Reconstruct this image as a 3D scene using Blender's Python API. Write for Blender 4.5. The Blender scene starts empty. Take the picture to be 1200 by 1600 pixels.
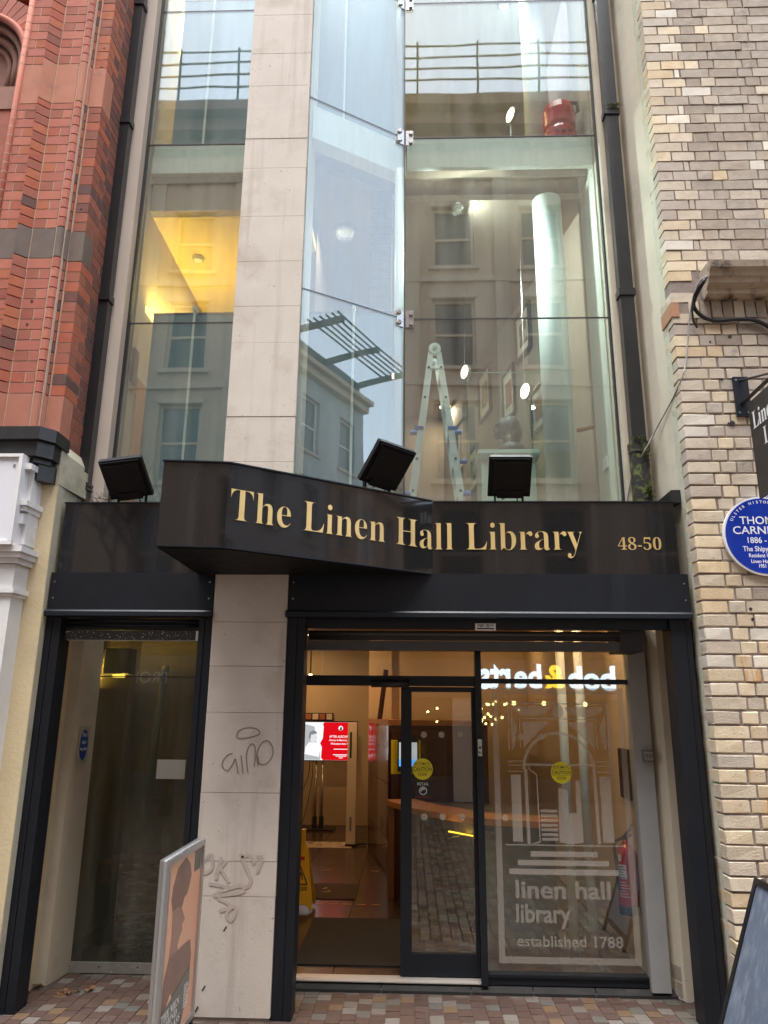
import bpy, bmesh, math, random
from mathutils import Vector, Matrix
R = math.radians
rng = random.Random(7)
scene = bpy.context.scene
C = scene.collection

# ---------------------------------------------------------------- camera, sky, sun, exposure
cd = bpy.data.cameras.new('camera'); cam = bpy.data.objects.new('camera', cd); C.objects.link(cam)
cd.sensor_fit = 'VERTICAL'; cd.sensor_height = 36.0; cd.lens = 36.0 * 1164 / 1600
cd.clip_start = 0.05; cd.clip_end = 600
p_, y_, r_ = R(15.0), R(2.0), R(0.53)
F = Vector((-math.sin(y_) * math.cos(p_), math.cos(y_) * math.cos(p_), math.sin(p_)))
R0 = Vector((math.cos(y_), math.sin(y_), 0)); U0 = R0.cross(F)
Rv = math.cos(r_) * R0 + math.sin(r_) * U0; Uv = -math.sin(r_) * R0 + math.cos(r_) * U0
m3 = Matrix((Rv, Uv, -F)).transposed()
cam.matrix_world = Matrix.Translation((0, -4.95, 1.75)) @ m3.to_4x4()
scene.camera = cam

world = bpy.data.worlds.new('World'); scene.world = world; world.use_nodes = True
wn = world.node_tree; wn.nodes.clear()
sky = wn.nodes.new('ShaderNodeTexSky'); sky.sky_type = 'NISHITA'; sky.sun_disc = False
sky.sun_elevation = R(76); sky.sun_rotation = R(190); sky.air_density = 1.0; sky.dust_density = 1.2; sky.ozone_density = 1.0
hs = wn.nodes.new('ShaderNodeHueSaturation'); hs.inputs['Saturation'].default_value = 0.48
bg = wn.nodes.new('ShaderNodeBackground'); bg.inputs['Strength'].default_value = 0.15
wo = wn.nodes.new('ShaderNodeOutputWorld')
wn.links.new(sky.outputs[0], hs.inputs['Color']); wn.links.new(hs.outputs[0], bg.inputs[0]); wn.links.new(bg.outputs[0], wo.inputs[0])

sl = bpy.data.lights.new('sun', 'SUN'); sl.energy = 1.5; sl.angle = R(40); sl.color = (1.0, 0.96, 0.9)
sun = bpy.data.objects.new('sun', sl); C.objects.link(sun)
az, el = R(190), R(76)
sd = Vector((math.sin(az) * math.cos(el), math.cos(az) * math.cos(el), math.sin(el)))
sun.rotation_euler = sd.to_track_quat('Z', 'Y').to_euler()

scene.view_settings.view_transform = 'Standard'; scene.view_settings.look = 'None'
scene.view_settings.exposure = 2.15; scene.view_settings.gamma = 1.0
scene.view_settings.use_curve_mapping = False
scene.render.engine = 'CYCLES'
cy = scene.cycles
cy.use_denoising = True; cy.max_bounces = 10; cy.transparent_max_bounces = 16; cy.glossy_bounces = 5; cy.diffuse_bounces = 4
cy.sample_clamp_indirect = 4.0; cy.caustics_reflective = False; cy.caustics_refractive = False

# ---------------------------------------------------------------- materials
def col(c): return (c[0], c[1], c[2], 1.0)
MATS = {}
def M(name, c1, c2=None, scale=6, rough=.6, bump=0., bscale=60, metal=0., spec=.5, ramp=None, stain=None, streak=None, coat=0., speck=None, stretch=(1, 1, 1)):
    """Procedural material on world position: two-tone noise, per-piece random palette, stains, vertical streaks, specks, fine bump."""
    m = bpy.data.materials.new(name); m.use_nodes = True; nt = m.node_tree; N = nt.nodes; L = nt.links; N.clear()
    out = N.new('ShaderNodeOutputMaterial'); b = N.new('ShaderNodeBsdfPrincipled'); L.new(b.outputs[0], out.inputs[0])
    geo = N.new('ShaderNodeNewGeometry')
    def noise(sc, det=5, stre=(1, 1, 1), rgh=.6):
        mp = N.new('ShaderNodeVectorMath'); mp.operation = 'MULTIPLY'; mp.inputs[1].default_value = stre
        L.new(geo.outputs['Position'], mp.inputs[0])
        n = N.new('ShaderNodeTexNoise'); n.inputs['Scale'].default_value = sc; n.inputs['Detail'].default_value = det; n.inputs['Roughness'].default_value = rgh
        L.new(mp.outputs[0], n.inputs['Vector']); return n.outputs['Fac']
    def rampf(src, a, c):
        r = N.new('ShaderNodeMapRange'); r.inputs[1].default_value = a; r.inputs[2].default_value = c; L.new(src, r.inputs[0]); return r.outputs[0]
    def mix(fac, a, c, mode='MIX'):
        x = N.new('ShaderNodeMix'); x.data_type = 'RGBA'; x.blend_type = mode
        if isinstance(fac, float): x.inputs[0].default_value = fac
        else: L.new(fac, x.inputs[0])
        for i, v in ((6, a), (7, c)):
            if isinstance(v, (tuple, list)): x.inputs[i].default_value = col(v)
            else: L.new(v, x.inputs[i])
        return x.outputs[2]
    base = tuple(c1)
    if ramp:
        oi = N.new('ShaderNodeObjectInfo'); ad = N.new('ShaderNodeMath'); ad.operation = 'ADD'
        L.new(oi.outputs['Random'], ad.inputs[0]); L.new(geo.outputs['Random Per Island'], ad.inputs[1])
        fr = N.new('ShaderNodeMath'); fr.operation = 'FRACT'; L.new(ad.outputs[0], fr.inputs[0])
        cr = N.new('ShaderNodeValToRGB'); cr.color_ramp.interpolation = 'CONSTANT'; els = cr.color_ramp.elements
        for i, c in enumerate(ramp):
            e = els[i] if i < 2 else els.new(0.5)
            e.position = i / len(ramp); e.color = col(c)
        L.new(fr.outputs[0], cr.inputs[0]); base = cr.outputs[0]
    if c2 is not None:
        f = rampf(noise(scale, 6, stretch), .3, .7)
        if ramp: base = mix(f, base, mix(1.0, base, c2, 'MULTIPLY'))
        else: base = mix(f, base, c2)
    if stain:
        sc, ss, lo, hi = stain
        base = mix(rampf(noise(ss, 8), lo, hi), base, sc)
    if streak:
        sc, ss, lo, hi = streak
        base = mix(rampf(noise(ss, 4, (1, 1, .06)), lo, hi), base, sc)
    if speck:
        sc, ss, lo, hi = speck
        base = mix(rampf(noise(ss, 2), lo, hi), base, sc)
    if isinstance(base, tuple): b.inputs['Base Color'].default_value = col(base)
    else: L.new(base, b.inputs['Base Color'])
    rn = noise(scale * 2 + 3, 4)
    rr = N.new('ShaderNodeMapRange'); rr.inputs[3].default_value = max(.02, rough * .8); rr.inputs[4].default_value = min(1, rough * 1.2 + .01); L.new(rn, rr.inputs[0])
    L.new(rr.outputs[0], b.inputs['Roughness'])
    b.inputs['Metallic'].default_value = metal; b.inputs['Specular IOR Level'].default_value = spec; b.inputs['Coat Weight'].default_value = coat
    if bump:
        bp = N.new('ShaderNodeBump'); bp.inputs['Strength'].default_value = bump; bp.inputs['Distance'].default_value = .01
        L.new(noise(bscale, 8), bp.inputs['Height']); L.new(bp.outputs[0], b.inputs['Normal'])
    MATS[name] = m; return m

EM = .24
def M_emit(name, c, s):
    m = bpy.data.materials.new(name); m.use_nodes = True; nt = m.node_tree; nt.nodes.clear()
    o = nt.nodes.new('ShaderNodeOutputMaterial'); e = nt.nodes.new('ShaderNodeEmission')
    e.inputs[0].default_value = col(c); e.inputs[1].default_value = s * EM; nt.links.new(e.outputs[0], o.inputs[0]); return m

def M_glass(name, tint, ior=1.6, dirt_haze=.0, rough=0.0):
    m = bpy.data.materials.new(name); m.use_nodes = True; nt = m.node_tree; N = nt.nodes; L = nt.links; N.clear()
    o = N.new('ShaderNodeOutputMaterial'); t = N.new('ShaderNodeBsdfTransparent'); g = N.new('ShaderNodeBsdfGlossy')
    t.inputs[0].default_value = col(tint); g.inputs['Roughness'].default_value = rough; g.inputs[0].default_value = (.955, .985, .985, 1)
    fr = N.new('ShaderNodeFresnel'); bk = N.new('ShaderNodeNewGeometry'); iv = N.new('ShaderNodeMapRange')
    iv.inputs[3].default_value = ior; iv.inputs[4].default_value = 1 / ior; L.new(bk.outputs['Backfacing'], iv.inputs[0]); L.new(iv.outputs[0], fr.inputs[0])
    mx = N.new('ShaderNodeMixShader'); L.new(fr.outputs[0], mx.inputs[0]); L.new(t.outputs[0], mx.inputs[1]); L.new(g.outputs[0], mx.inputs[2])
    geo = N.new('ShaderNodeNewGeometry')
    wav = N.new('ShaderNodeTexNoise'); wav.inputs['Scale'].default_value = 1.3; wav.inputs['Detail'].default_value = 1; L.new(geo.outputs['Position'], wav.inputs['Vector'])
    bp = N.new('ShaderNodeBump'); bp.inputs['Strength'].default_value = .055; bp.inputs['Distance'].default_value = .02
    L.new(wav.outputs[0], bp.inputs['Height']); L.new(bp.outputs[0], g.inputs['Normal'])
    last = mx.outputs[0]
    if dirt_haze:
        d = N.new('ShaderNodeBsdfDiffuse'); d.inputs[0].default_value = (.55, .55, .5, 1)  # pale diffuse layer: streaky dirt that also paints haze over the glass
        n = N.new('ShaderNodeTexNoise'); n.inputs['Scale'].default_value = 3; n.inputs['Detail'].default_value = 8
        vm = N.new('ShaderNodeVectorMath'); vm.operation = 'MULTIPLY'; vm.inputs[1].default_value = (3, 3, .35)
        L.new(geo.outputs['Position'], vm.inputs[0]); L.new(vm.outputs[0], n.inputs['Vector'])
        r = N.new('ShaderNodeMapRange'); r.inputs[1].default_value = .35; r.inputs[2].default_value = .8; r.inputs[3].default_value = dirt_haze * .3; r.inputs[4].default_value = dirt_haze * 1.6
        L.new(n.outputs[0], r.inputs[0]); m2 = N.new('ShaderNodeMixShader')
        L.new(r.outputs[0], m2.inputs[0]); L.new(last, m2.inputs[1]); L.new(d.outputs[0], m2.inputs[2]); last = m2.outputs[0]
    L.new(last, o.inputs[0]); return m

def M_vinyl(name, c, alpha):
    m = bpy.data.materials.new(name); m.use_nodes = True; nt = m.node_tree; N = nt.nodes; L = nt.links; N.clear()
    o = N.new('ShaderNodeOutputMaterial'); t = N.new('ShaderNodeBsdfTransparent'); d = N.new('ShaderNodeBsdfDiffuse'); d.inputs[0].default_value = col(c)
    mx = N.new('ShaderNodeMixShader'); mx.inputs[0].default_value = alpha
    L.new(t.outputs[0], mx.inputs[1]); L.new(d.outputs[0], mx.inputs[2]); L.new(mx.outputs[0], o.inputs[0]); return m

granite = M('polished_granite', (.010, .010, .011), (.022, .021, .021), 220, .05, spec=.5, coat=.3, speck=((.05, .048, .045), 420, .62, .72), streak=((.035, .036, .04), 5, .58, .72))
navy = M('dark_painted_steel', (.0125, .0150, .0205), (.009, .0108, .0145), 4, .42, spec=.28, bump=.02, bscale=200, streak=((.022, .026, .034), 6, .6, .8))
darkgrey = M('dark_grey_aluminium', (.012, .0155, .0215), None, 4, .38, spec=.32)
dullblack = M('dull_black', (.010, .010, .011), (.018, .018, .019), 9, .55)
soot = M('black_paint', (.012, .012, .013), (.02, .02, .02), 9, .42, bump=.1, bscale=40)
pillar_stone = M('pink_sandstone', (.525, .468, .405), (.595, .535, .465), 2.5, .75, bump=.14, bscale=90, stain=((.36, .29, .225), 1.9, .54, .78), streak=((.40, .34, .29), 9, .56, .80), speck=((.16, .12, .09), 45, .70, .78))
plinth_stone = M('grubby_plinth_stone', (.30, .25, .20), (.36, .30, .24), 8, .85, bump=.2)
cream = M('cream_render', (.61, .55, .43), (.55, .495, .385), 4, .8, bump=.18, bscale=60, stain=((.38, .34, .26), 1.5, .56, .78), speck=((.2, .17, .13), 30, .72, .8))
cream_y = M('yellow_cream_render', (.68, .57, .36), (.62, .52, .33), 3, .8, bump=.35, bscale=45, stain=((.50, .43, .30), 1.8, .6, .82))
mould_render = M('weathered_side_render', (.50, .46, .34), (.40, .39, .30), 5, .85, bump=.3, bscale=50, stain=((.24, .25, .17), 4, .55, .75))
beige = M('beige_paint', (.56, .48, .41), (.51, .44, .38), 2, .75, bump=.06, stain=((.42, .36, .30), 2, .62, .85))
greypost = M('grey_plastic_post', (.36, .37, .37), (.32, .33, .33), 5, .5, speck=((.22, .22, .22), 25, .72, .8))
white_paint = M('white_paint', (.74, .74, .74), (.68, .68, .68), 8, .5, bump=.08, bscale=40, stain=((.5, .49, .47), 5, .62, .85))
paleblue = M('white_shop_panel', (.70, .71, .75), None, 4, .35)
lime = M('lime_pointing', (.58, .56, .44), (.50, .49, .38), 9, .9, bump=.4, stain=((.26, .28, .16), 7, .56, .74))
moss = M('moss', (.10, .13, .02), (.05, .08, .015), 60, .95, bump=.8, bscale=120)
pipe_black = M('painted_pipe', (.013, .014, .016), (.024, .025, .028), 6, .32, bump=.1, bscale=30, streak=((.06, .065, .075), 9, .62, .8))
mossy_pipe = M('mossy_pipe', (.013, .013, .014), (.02, .02, .018), 6, .5, bump=.5, bscale=80, stain=((.11, .14, .03), 14, .5, .58))
buff = M('buff_brick', (.55, .45, .30), (.84, .80, .76), 14, .85, bump=.5, bscale=110, ramp=[(.73, .62, .44), (.70, .61, .48), (.68, .54, .35), (.72, .61, .43), (.60, .52, .40), (.69, .55, .36), (.66, .58, .46), (.62, .51, .36), (.74, .62, .42)], stain=((.30, .25, .20), 9, .64, .8), speck=((.12, .10, .08), 60, .70, .77))
greyb = M('grey_brick', (.38, .33, .29), (.78, .76, .75), 16, .9, bump=.7, bscale=100, ramp=[(.46, .39, .315), (.43, .37, .295), (.48, .405, .315), (.45, .385, .315), (.40, .335, .265), (.49, .415, .32), (.44, .38, .31), (.51, .435, .335)], stain=((.22, .19, .16), 10, .60, .78), speck=((.62, .58, .52), 40, .70, .8))
whiteb = M('pale_glazed_brick', (.72, .66, .55), (.86, .84, .8), 14, .7, bump=.35, bscale=100, ramp=[(.76, .69, .56), (.70, .65, .56), (.74, .62, .44)], stain=((.4, .34, .26), 12, .62, .75))
darkb = M('dark_brick', (.10, .09, .09), (.07, .06, .06), 14, .85, bump=.5, bscale=100)
rustyb = M('rust_stained_brick', (.62, .50, .34), (.55, .44, .30), 12, .85, bump=.4, bscale=100, streak=((.55, .27, .07), 24, .5, .62))
mortar_d = M('brown_mortar', (.205, .165, .14), (.31, .255, .22), 20, .95, bump=.6, bscale=90)
mortar_l = M('cream_mortar', (.56, .45, .35), (.46, .37, .28), 20, .95, bump=.3)
red = M('red_brick', (.42, .13, .07), (.82, .78, .75), 12, .85, bump=.35, bscale=100, ramp=[(.42, .115, .058), (.32, .092, .058), (.44, .135, .065), (.34, .11, .07), (.40, .105, .06), (.34, .10, .062)], stain=((.22, .09, .065), 5, .64, .82))
pinkb = M('rubbed_pink_brick', (.50, .19, .14), (.86, .84, .83), 12, .8, bump=.25, bscale=100, ramp=[(.455, .145, .095), (.42, .13, .09), (.47, .155, .10), (.395, .12, .08)], stain=((.34, .13, .095), 5, .64, .85))
darkred = M('burnt_brick', (.16, .065, .05), (.8, .8, .8), 12, .85, bump=.35, bscale=100, ramp=[(.20, .072, .052), (.13, .06, .05), (.24, .082, .055), (.28, .092, .058), (.17, .065, .05), (.085, .055, .052)])  # darker red palette, used mostly along the return
terracotta = M('terracotta_stone', (.40, .155, .095), (.45, .185, .115), 7, .8, bump=.3, bscale=80, stain=((.25, .11, .075), 5, .6, .8))
brownstone = M('dark_band_stone', (.115, .085, .07), (.16, .115, .095), 6, .75, bump=.25, bscale=80, stain=((.22, .20, .18), 12, .66, .8))
redstone = M('red_sandstone', (.42, .165, .11), (.36, .14, .095), 6, .85, bump=.25, stain=((.24, .12, .08), 3, .6, .8))
archstone = M('brown_arch_stone', (.30, .15, .11), (.24, .125, .095), 6, .85, bump=.25)
sillstone = M('stained_sill_stone', (.50, .42, .32), (.38, .31, .235), 9, .85, bump=.4, bscale=60, stain=((.06, .048, .04), 5, .50, .60), streak=((.13, .105, .085), 14, .55, .75))
silver = M('anodised_aluminium', (.55, .56, .58), None, 5, .35, metal=.9)
steel = M('brushed_steel', (.5, .5, .5), (.42, .42, .42), 40, .28, metal=1.)
scuffed = M('scuffed_rail', (.03, .032, .036), None, 5, .4, speck=((.62, .62, .60), 85, .63, .66), stain=((.5, .5, .48), 14, .66, .70))
kick = M('galvanised_kick_plate', (.36, .35, .33), (.28, .27, .25), 14, .5, metal=.35, bump=.2, speck=((.55, .54, .5), 50, .66, .72))
slate = M('slate_sill', (.026, .026, .026), (.038, .037, .035), 6, .7, spec=.25, bump=.2, stain=((.07, .065, .06), 6, .62, .8))
sill_alu = M('worn_threshold', (.50, .47, .43), (.40, .37, .33), 14, .45, metal=.3, stretch=(.3, 3, 3))
paver_m = M('granite_paver', (.3, .2, .17), (.80, .78, .77), 60, .42, bump=.6, bscale=160, ramp=[(0.106, 0.064, 0.051), (0.178, 0.153, 0.132), (0.089, 0.056, 0.047), (0.178, 0.115, 0.068), (0.119, 0.078, 0.066), (0.204, 0.183, 0.166), (0.098, 0.061, 0.051), (0.132, 0.076, 0.060), (0.153, 0.128, 0.106), (0.111, 0.070, 0.058), (0.128, 0.123, 0.111), (0.102, 0.064, 0.053)], stain=((.10, .075, .06), 3, .58, .8), speck=((.27, .245, .22), 260, .62, .7))
grout = M('paver_grout', (.10, .08, .065), (.15, .12, .10), 30, .9, bump=.5)
lampblack0 = M('matt_black_soffit', (.006, .006, .0065), None, 5, .6, spec=.2)
gold = M('gilt_letter', (.85, .65, .29), (.80, .59, .24), 8, .30, metal=.35, spec=.6)
gold_d = M('dull_gilt_digit', (.64, .45, .19), None, 8, .35, metal=.35)
plaque_blue = M('enamel_blue', (.005, .03, .33), (.006, .035, .36), 3, .16, coat=.5)
enamel_white = M('enamel_white', (.82, .83, .84), None, 5, .3)
chalk = M('chalkboard_blue', (.105, .135, .185), (.085, .11, .155), 3, .5, streak=((.20, .235, .29), 26, .5, .75), stain=((.17, .205, .25), 4, .55, .8))
int_wall = M('warm_wall', (.60, .49, .36), (.55, .45, .33), 1.2, .7, bump=.05)
int_white = M('pale_green_wall', (.60, .63, .56), (.56, .59, .52), 1, .7)
int_tan = M('tan_wall', (.30, .235, .175), (.27, .21, .16), 1, .8)
int_yel = M('ochre_wall', (.72, .56, .22), (.68, .53, .2), 1, .8)  # yellow room light is put into this wall and ceiling colour
floor_tile = M('brown_floor_tile', (.06, .04, .03), (.9, .9, .9), 5, .22, ramp=[(.060, .040, .029), (.052, .034, .026), (.068, .045, .033)])
mat_fabric = M('entrance_mat', (.022, .019, .015), (.016, .014, .012), 60, .95, bump=.5, bscale=300)
rug = M('brown_logo_mat', (.065, .035, .028), (.05, .028, .022), 60, .9, bump=.4, bscale=300)
maroon = M('varnished_maroon_panel', (.075, .03, .02), (.06, .024, .016), 3, .22, coat=.3)
wood = M('honey_wood', (.42, .19, .06), (.34, .14, .045), 10, .4, stretch=(1, 6, 6))
desk_dark = M('dark_desk_front', (.022, .018, .015), None, 4, .35)
beam_w = M('white_beam_paint', (.80, .84, .79), (.76, .80, .75), 2, .55, streak=((.45, .49, .44), 5, .6, .85))
column_w = M('white_column_paint', (.80, .86, .83), (.77, .83, .80), 2, .45)
teal = M('teal_balustrade', (.12, .21, .25), (.13, .225, .265), 2, .3)
stone_refl = M('inner_stone', (.20, .165, .125), (.13, .105, .08), 6, .9, bump=.5)
ladder_al = M('ladder_aluminium', (.82, .85, .83), (.76, .79, .77), 10, .4, metal=.25)
plastic_blue = M('blue_plastic', (.03, .10, .42), None, 5, .4)
red_gloss = M('red_gloss', (.55, .012, .020), (.47, .01, .016), 4, .25, coat=.3)
bronze = M('dark_bronze', (.022, .021, .021), (.015, .015, .015), 12, .5)
yellow_pl = M('yellow_plastic', (.80, .50, .02), (.74, .45, .02), 5, .4)
black_pl = M('black_plastic', (.012, .012, .013), None, 5, .35)
ivory = M('ivory_panel', (.78, .68, .55), None, 4, .4)
paper = M('paper', (.62, .66, .66), None, 4, .7)
leaf_m = M('dead_leaf', (.20, .095, .04), (.13, .06, .025), 60, .8, ramp=[(.22, .10, .04), (.16, .08, .04), (.26, .13, .06)])
op_wall = M('opposite_stone', (.54, .39, .275), (.47, .335, .24), 2, .85, bump=.2, streak=((.34, .27, .20), 3, .58, .8))
op_trim = M('opposite_trim', (.56, .43, .32), (.50, .39, .29), 2, .8)
op_dark = M('opposite_window_dark', (.06, .06, .062), None, 3, .15)
op_blind = M('net_curtain', (.42, .42, .40), (.34, .34, .33), 14, .8, stretch=(3, 3, .1))
op_grey = M('pale_grey_render', (.42, .43, .43), (.37, .38, .38), 1.5, .8)
bark = M('bark', (.12, .10, .085), (.08, .065, .055), 14, .9, bump=.6)
sign_white_e = M_emit('lit_white_letter', (.62, .82, 1.0), 7)
sign_yel_e = M_emit('lit_yellow_letter', (1.0, .66, .04), 6)
bulb_e = M_emit('warm_bulb', (1.0, .70, .22), 60)
lampdisc_e = M_emit('warm_lamp_face', (1.0, .86, .5), 14)
lampwarm_e = M_emit('ceiling_lamp_face', (1.0, .72, .36), 12)
screen_red = M_emit('screen_red', (.72, .004, .010), 1.0)
screen_white = M_emit('screen_white', (.95, .95, .97), 1.0)
screen_grey = M_emit('screen_grey', (.45, .47, .48), 1.0)
screen_mid = M_emit('screen_mid', (.22, .235, .24), 1.0)
screen_blue = M_emit('screen_blue', (.10, .35, .85), 1.2)
screen_dark = M_emit('screen_dark', (.01, .01, .012), 1.0)
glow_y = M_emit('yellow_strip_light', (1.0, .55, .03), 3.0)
glass = M_glass('clear_glass', (.93, .96, .95), 1.9, .012)
glass_up = M_glass('tinted_facade_glass', (.90, .955, .935), 2.1, .085)
glass_dark = M_glass('smoked_glass', (.58, .62, .52), 1.6, .085)
case_glass = M_glass('case_glass', (.93, .97, .95), 1.3)
sky_glass = M_glass('opposite_pane', (.5, .55, .58), 1.5)
vinyl = M_vinyl('frosted_vinyl', (.68, .64, .58), .31)
vinyl_t = M_vinyl('frosted_letter_vinyl', (.66, .62, .56), .22)
vinyl_soft = M_vinyl('soft_frosted_vinyl', (.66, .62, .56), .20)
st_yellow = M('sticker_yellow', (.78, .70, .02), None, 4, .4)
st_black = M('sticker_black', (.012, .012, .012), None, 4, .4)
st_blue = M('sticker_blue', (.02, .07, .30), None, 4, .4)
poster_o = M('poster_peach', (.78, .42, .26), (.74, .37, .22), 1.2, .3)
poster_d = M('poster_brown', (.17, .085, .065), (.24, .13, .10), 5, .3)
poster_m = M('poster_mid', (.36, .20, .15), (.30, .16, .12), 4, .3)
poster_g = M('poster_grey_green', (.115, .12, .105), None, 4, .3)
poster_w = M('poster_white', (.72, .72, .70), None, 4, .3)
graffiti = M('graffiti_ink', (.24, .19, .165), None, 20, .8)
graffiti_f = M('faded_graffiti', (.41, .345, .30), (.47, .40, .35), 30, .8)
yel_strip = M('yellow_cafe_paint', (.7, .55, .03), None, 4, .4)
teal_paint = M('blue_cafe_paint', (.05, .17, .25), None, 4, .4)

# ---------------------------------------------------------------- mesh helpers
def box(bm, x0, x1, y0, y1, z0, z1):
    vs = [bm.verts.new((x, y, z)) for x in (x0, x1) for y in (y0, y1) for z in (z0, z1)]
    for f in ((0, 1, 3, 2), (4, 6, 7, 5), (0, 4, 5, 1), (2, 3, 7, 6), (0, 2, 6, 4), (1, 5, 7, 3)): bm.faces.new([vs[i] for i in f])
    return vs
def prism(bm, pts, z0, z1):
    """plan polygon (x, y) raised from z0 to z1"""
    a = [bm.verts.new((x, y, z0)) for x, y in pts]; b = [bm.verts.new((x, y, z1)) for x, y in pts]; n = len(pts)
    bm.faces.new(a[::-1]); bm.faces.new(b)
    for i in range(n): bm.faces.new((a[i], a[(i + 1) % n], b[(i + 1) % n], b[i]))
    return a + b
def slab(bm, pts, y0, y1):
    """elevation polygon (x, z) given thickness y0 to y1"""
    a = [bm.verts.new((x, y0, z)) for x, z in pts]; b = [bm.verts.new((x, y1, z)) for x, z in pts]; n = len(pts)
    bm.faces.new(a); bm.faces.new(b[::-1])
    for i in range(n): bm.faces.new((a[(i + 1) % n], a[i], b[i], b[(i + 1) % n]))
    return a + b
def profile(bm, pts, x0, x1):
    """section polygon (y, z) run along x"""
    a = [bm.verts.new((x0, y, z)) for y, z in pts]; b = [bm.verts.new((x1, y, z)) for y, z in pts]; n = len(pts)
    bm.faces.new(a[::-1]); bm.faces.new(b)
    for i in range(n): bm.faces.new((a[i], a[(i + 1) % n], b[(i + 1) % n], b[i]))
    return a + b
def tube(bm, pts, r, n=8, r1=None):
    P = [Vector(q) for q in pts]; rings = []
    for i, q in enumerate(P):
        t = (P[min(i + 1, len(P) - 1)] - P[max(i - 1, 0)]).normalized()
        u = t.cross(Vector((0, 0, 1)) if abs(t.z) < .9 else Vector((1, 0, 0))).normalized(); v = t.cross(u)
        rr = r if r1 is None else r + (r1 - r) * i / (len(P) - 1)
        rings.append([bm.verts.new(q + rr * (math.cos(2 * math.pi * k / n) * u + math.sin(2 * math.pi * k / n) * v)) for k in range(n)])
    for a, b in zip(rings, rings[1:]):
        for k in range(n): bm.faces.new((a[k], a[(k + 1) % n], b[(k + 1) % n], b[k]))
    bm.faces.new(rings[0][::-1]); bm.faces.new(rings[-1])
def lathe(bm, prof, c, n=24):
    rings = []
    for r, z in prof: rings.append([bm.verts.new((c[0] + r * math.cos(2 * math.pi * k / n), c[1] + r * math.sin(2 * math.pi * k / n), c[2] + z)) for k in range(n)])
    for a, b in zip(rings, rings[1:]):
        for k in range(n): bm.faces.new((a[k], a[(k + 1) % n], b[(k + 1) % n], b[k]))
    bm.faces.new(rings[0][::-1]); bm.faces.new(rings[-1])
def disc_y(bm, x, z, r, y0, y1, n=24, sx=1.0):
    return slab(bm, [(x + sx * r * math.cos(2 * math.pi * k / n), z + r * math.sin(2 * math.pi * k / n)) for k in range(n)], y0, y1)
def ring_y(bm, x, z, r0, r1, y0, y1, a0=0., a1=2 * math.pi, n=24):
    pts = [(x + r1 * math.cos(a0 + (a1 - a0) * k / n), z + r1 * math.sin(a0 + (a1 - a0) * k / n)) for k in range(n + 1)]
    pin = [(x + r0 * math.cos(a0 + (a1 - a0) * k / n), z + r0 * math.sin(a0 + (a1 - a0) * k / n)) for k in range(n + 1)]
    for k in range(n): slab(bm, [pts[k], pts[k + 1], pin[k + 1], pin[k]], y0, y1)
def xform(bm, vs, mat): bmesh.ops.transform(bm, matrix=mat, verts=vs)
def bevel(bm, w, seg=1):
    bmesh.ops.bevel(bm, geom=[e for e in bm.edges if e.calc_face_angle(0) > .5], offset=w, segments=seg, affect='EDGES', profile=.6)

def mesh_of(bm, name, smooth=False):
    bmesh.ops.recalc_face_normals(bm, faces=bm.faces)
    me = bpy.data.meshes.new(name); bm.to_mesh(me); bm.free()
    if smooth:
        for p in me.polygons: p.use_smooth = True
    return me
BASE = {}
def thing(name, label, cat, loc=(0, 0, 0), group=None):
    o = bpy.data.objects.new(name, None); C.objects.link(o); o.location = loc; o.empty_display_size = .1
    o['label'] = label; o['category'] = cat
    if group: o['group'] = group
    BASE[o.name] = Vector(loc); return o
def obj(name, bm, m, parent=None, smooth=False, bev=0, label=None, kind=None):
    """links a bmesh (built in world coordinates) as one object; under a thing its mesh is stored relative to the thing's base"""
    if bev: bevel(bm, bev)
    me = mesh_of(bm, name, smooth); me.materials.append(m)
    o = bpy.data.objects.new(name, me); C.objects.link(o)
    b = BASE.get(parent.name, Vector()) if parent else Vector()
    if parent: me.transform(Matrix.Translation(-b)); o.parent = parent
    BASE[o.name] = b
    if label: o['label'] = label
    if kind: o['kind'] = kind
    return o
def tag(o, label, cat, group=None):
    o['label'] = label; o['category'] = cat
    if group: o['group'] = group
    return o
def new(): return bmesh.new()
def B(name, m, parent, *dims, bev=0, **kw):
    bm = new(); box(bm, *dims); return obj(name, bm, m, parent, bev=bev, **kw)
def dup(root, loc, label=None):
    c = root.copy(); C.objects.link(c); c.location = loc; BASE[c.name] = Vector(loc)
    if label: c['label'] = label
    for ch in root.children:
        d = ch.copy(); C.objects.link(d); d.parent = c
        for g in ch.children:
            e = g.copy(); C.objects.link(e); e.parent = d
    return c
def uniq_label(o, s): o['label'] = s

def serif(s):
    t = ''
    for ch in s:
        if 'A' <= ch <= 'Z': t += chr(0x1D400 + ord(ch) - 65)
        elif 'a' <= ch <= 'z': t += chr(0x1D41A + ord(ch) - 97)
        elif '0' <= ch <= '9': t += chr(0x1D7CE + ord(ch) - 48)
        else: t += ch
    return t
def text_mesh(s, size=1., depth=.002, off=0., spacing=1., align='LEFT'):
    """outline text as a mesh in the XY plane (x right, y up), front at +z"""
    cu = bpy.data.curves.new('lettering', 'FONT'); cu.body = s; cu.size = size; cu.extrude = depth; cu.offset = off; cu.align_x = align; cu.space_character = spacing; cu.resolution_u = 4
    o = bpy.data.objects.new('lettering', cu); C.objects.link(o)
    dg = bpy.context.evaluated_depsgraph_get(); me = bpy.data.meshes.new_from_object(o.evaluated_get(dg))
    bpy.data.objects.remove(o); bpy.data.curves.remove(cu); return me
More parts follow.
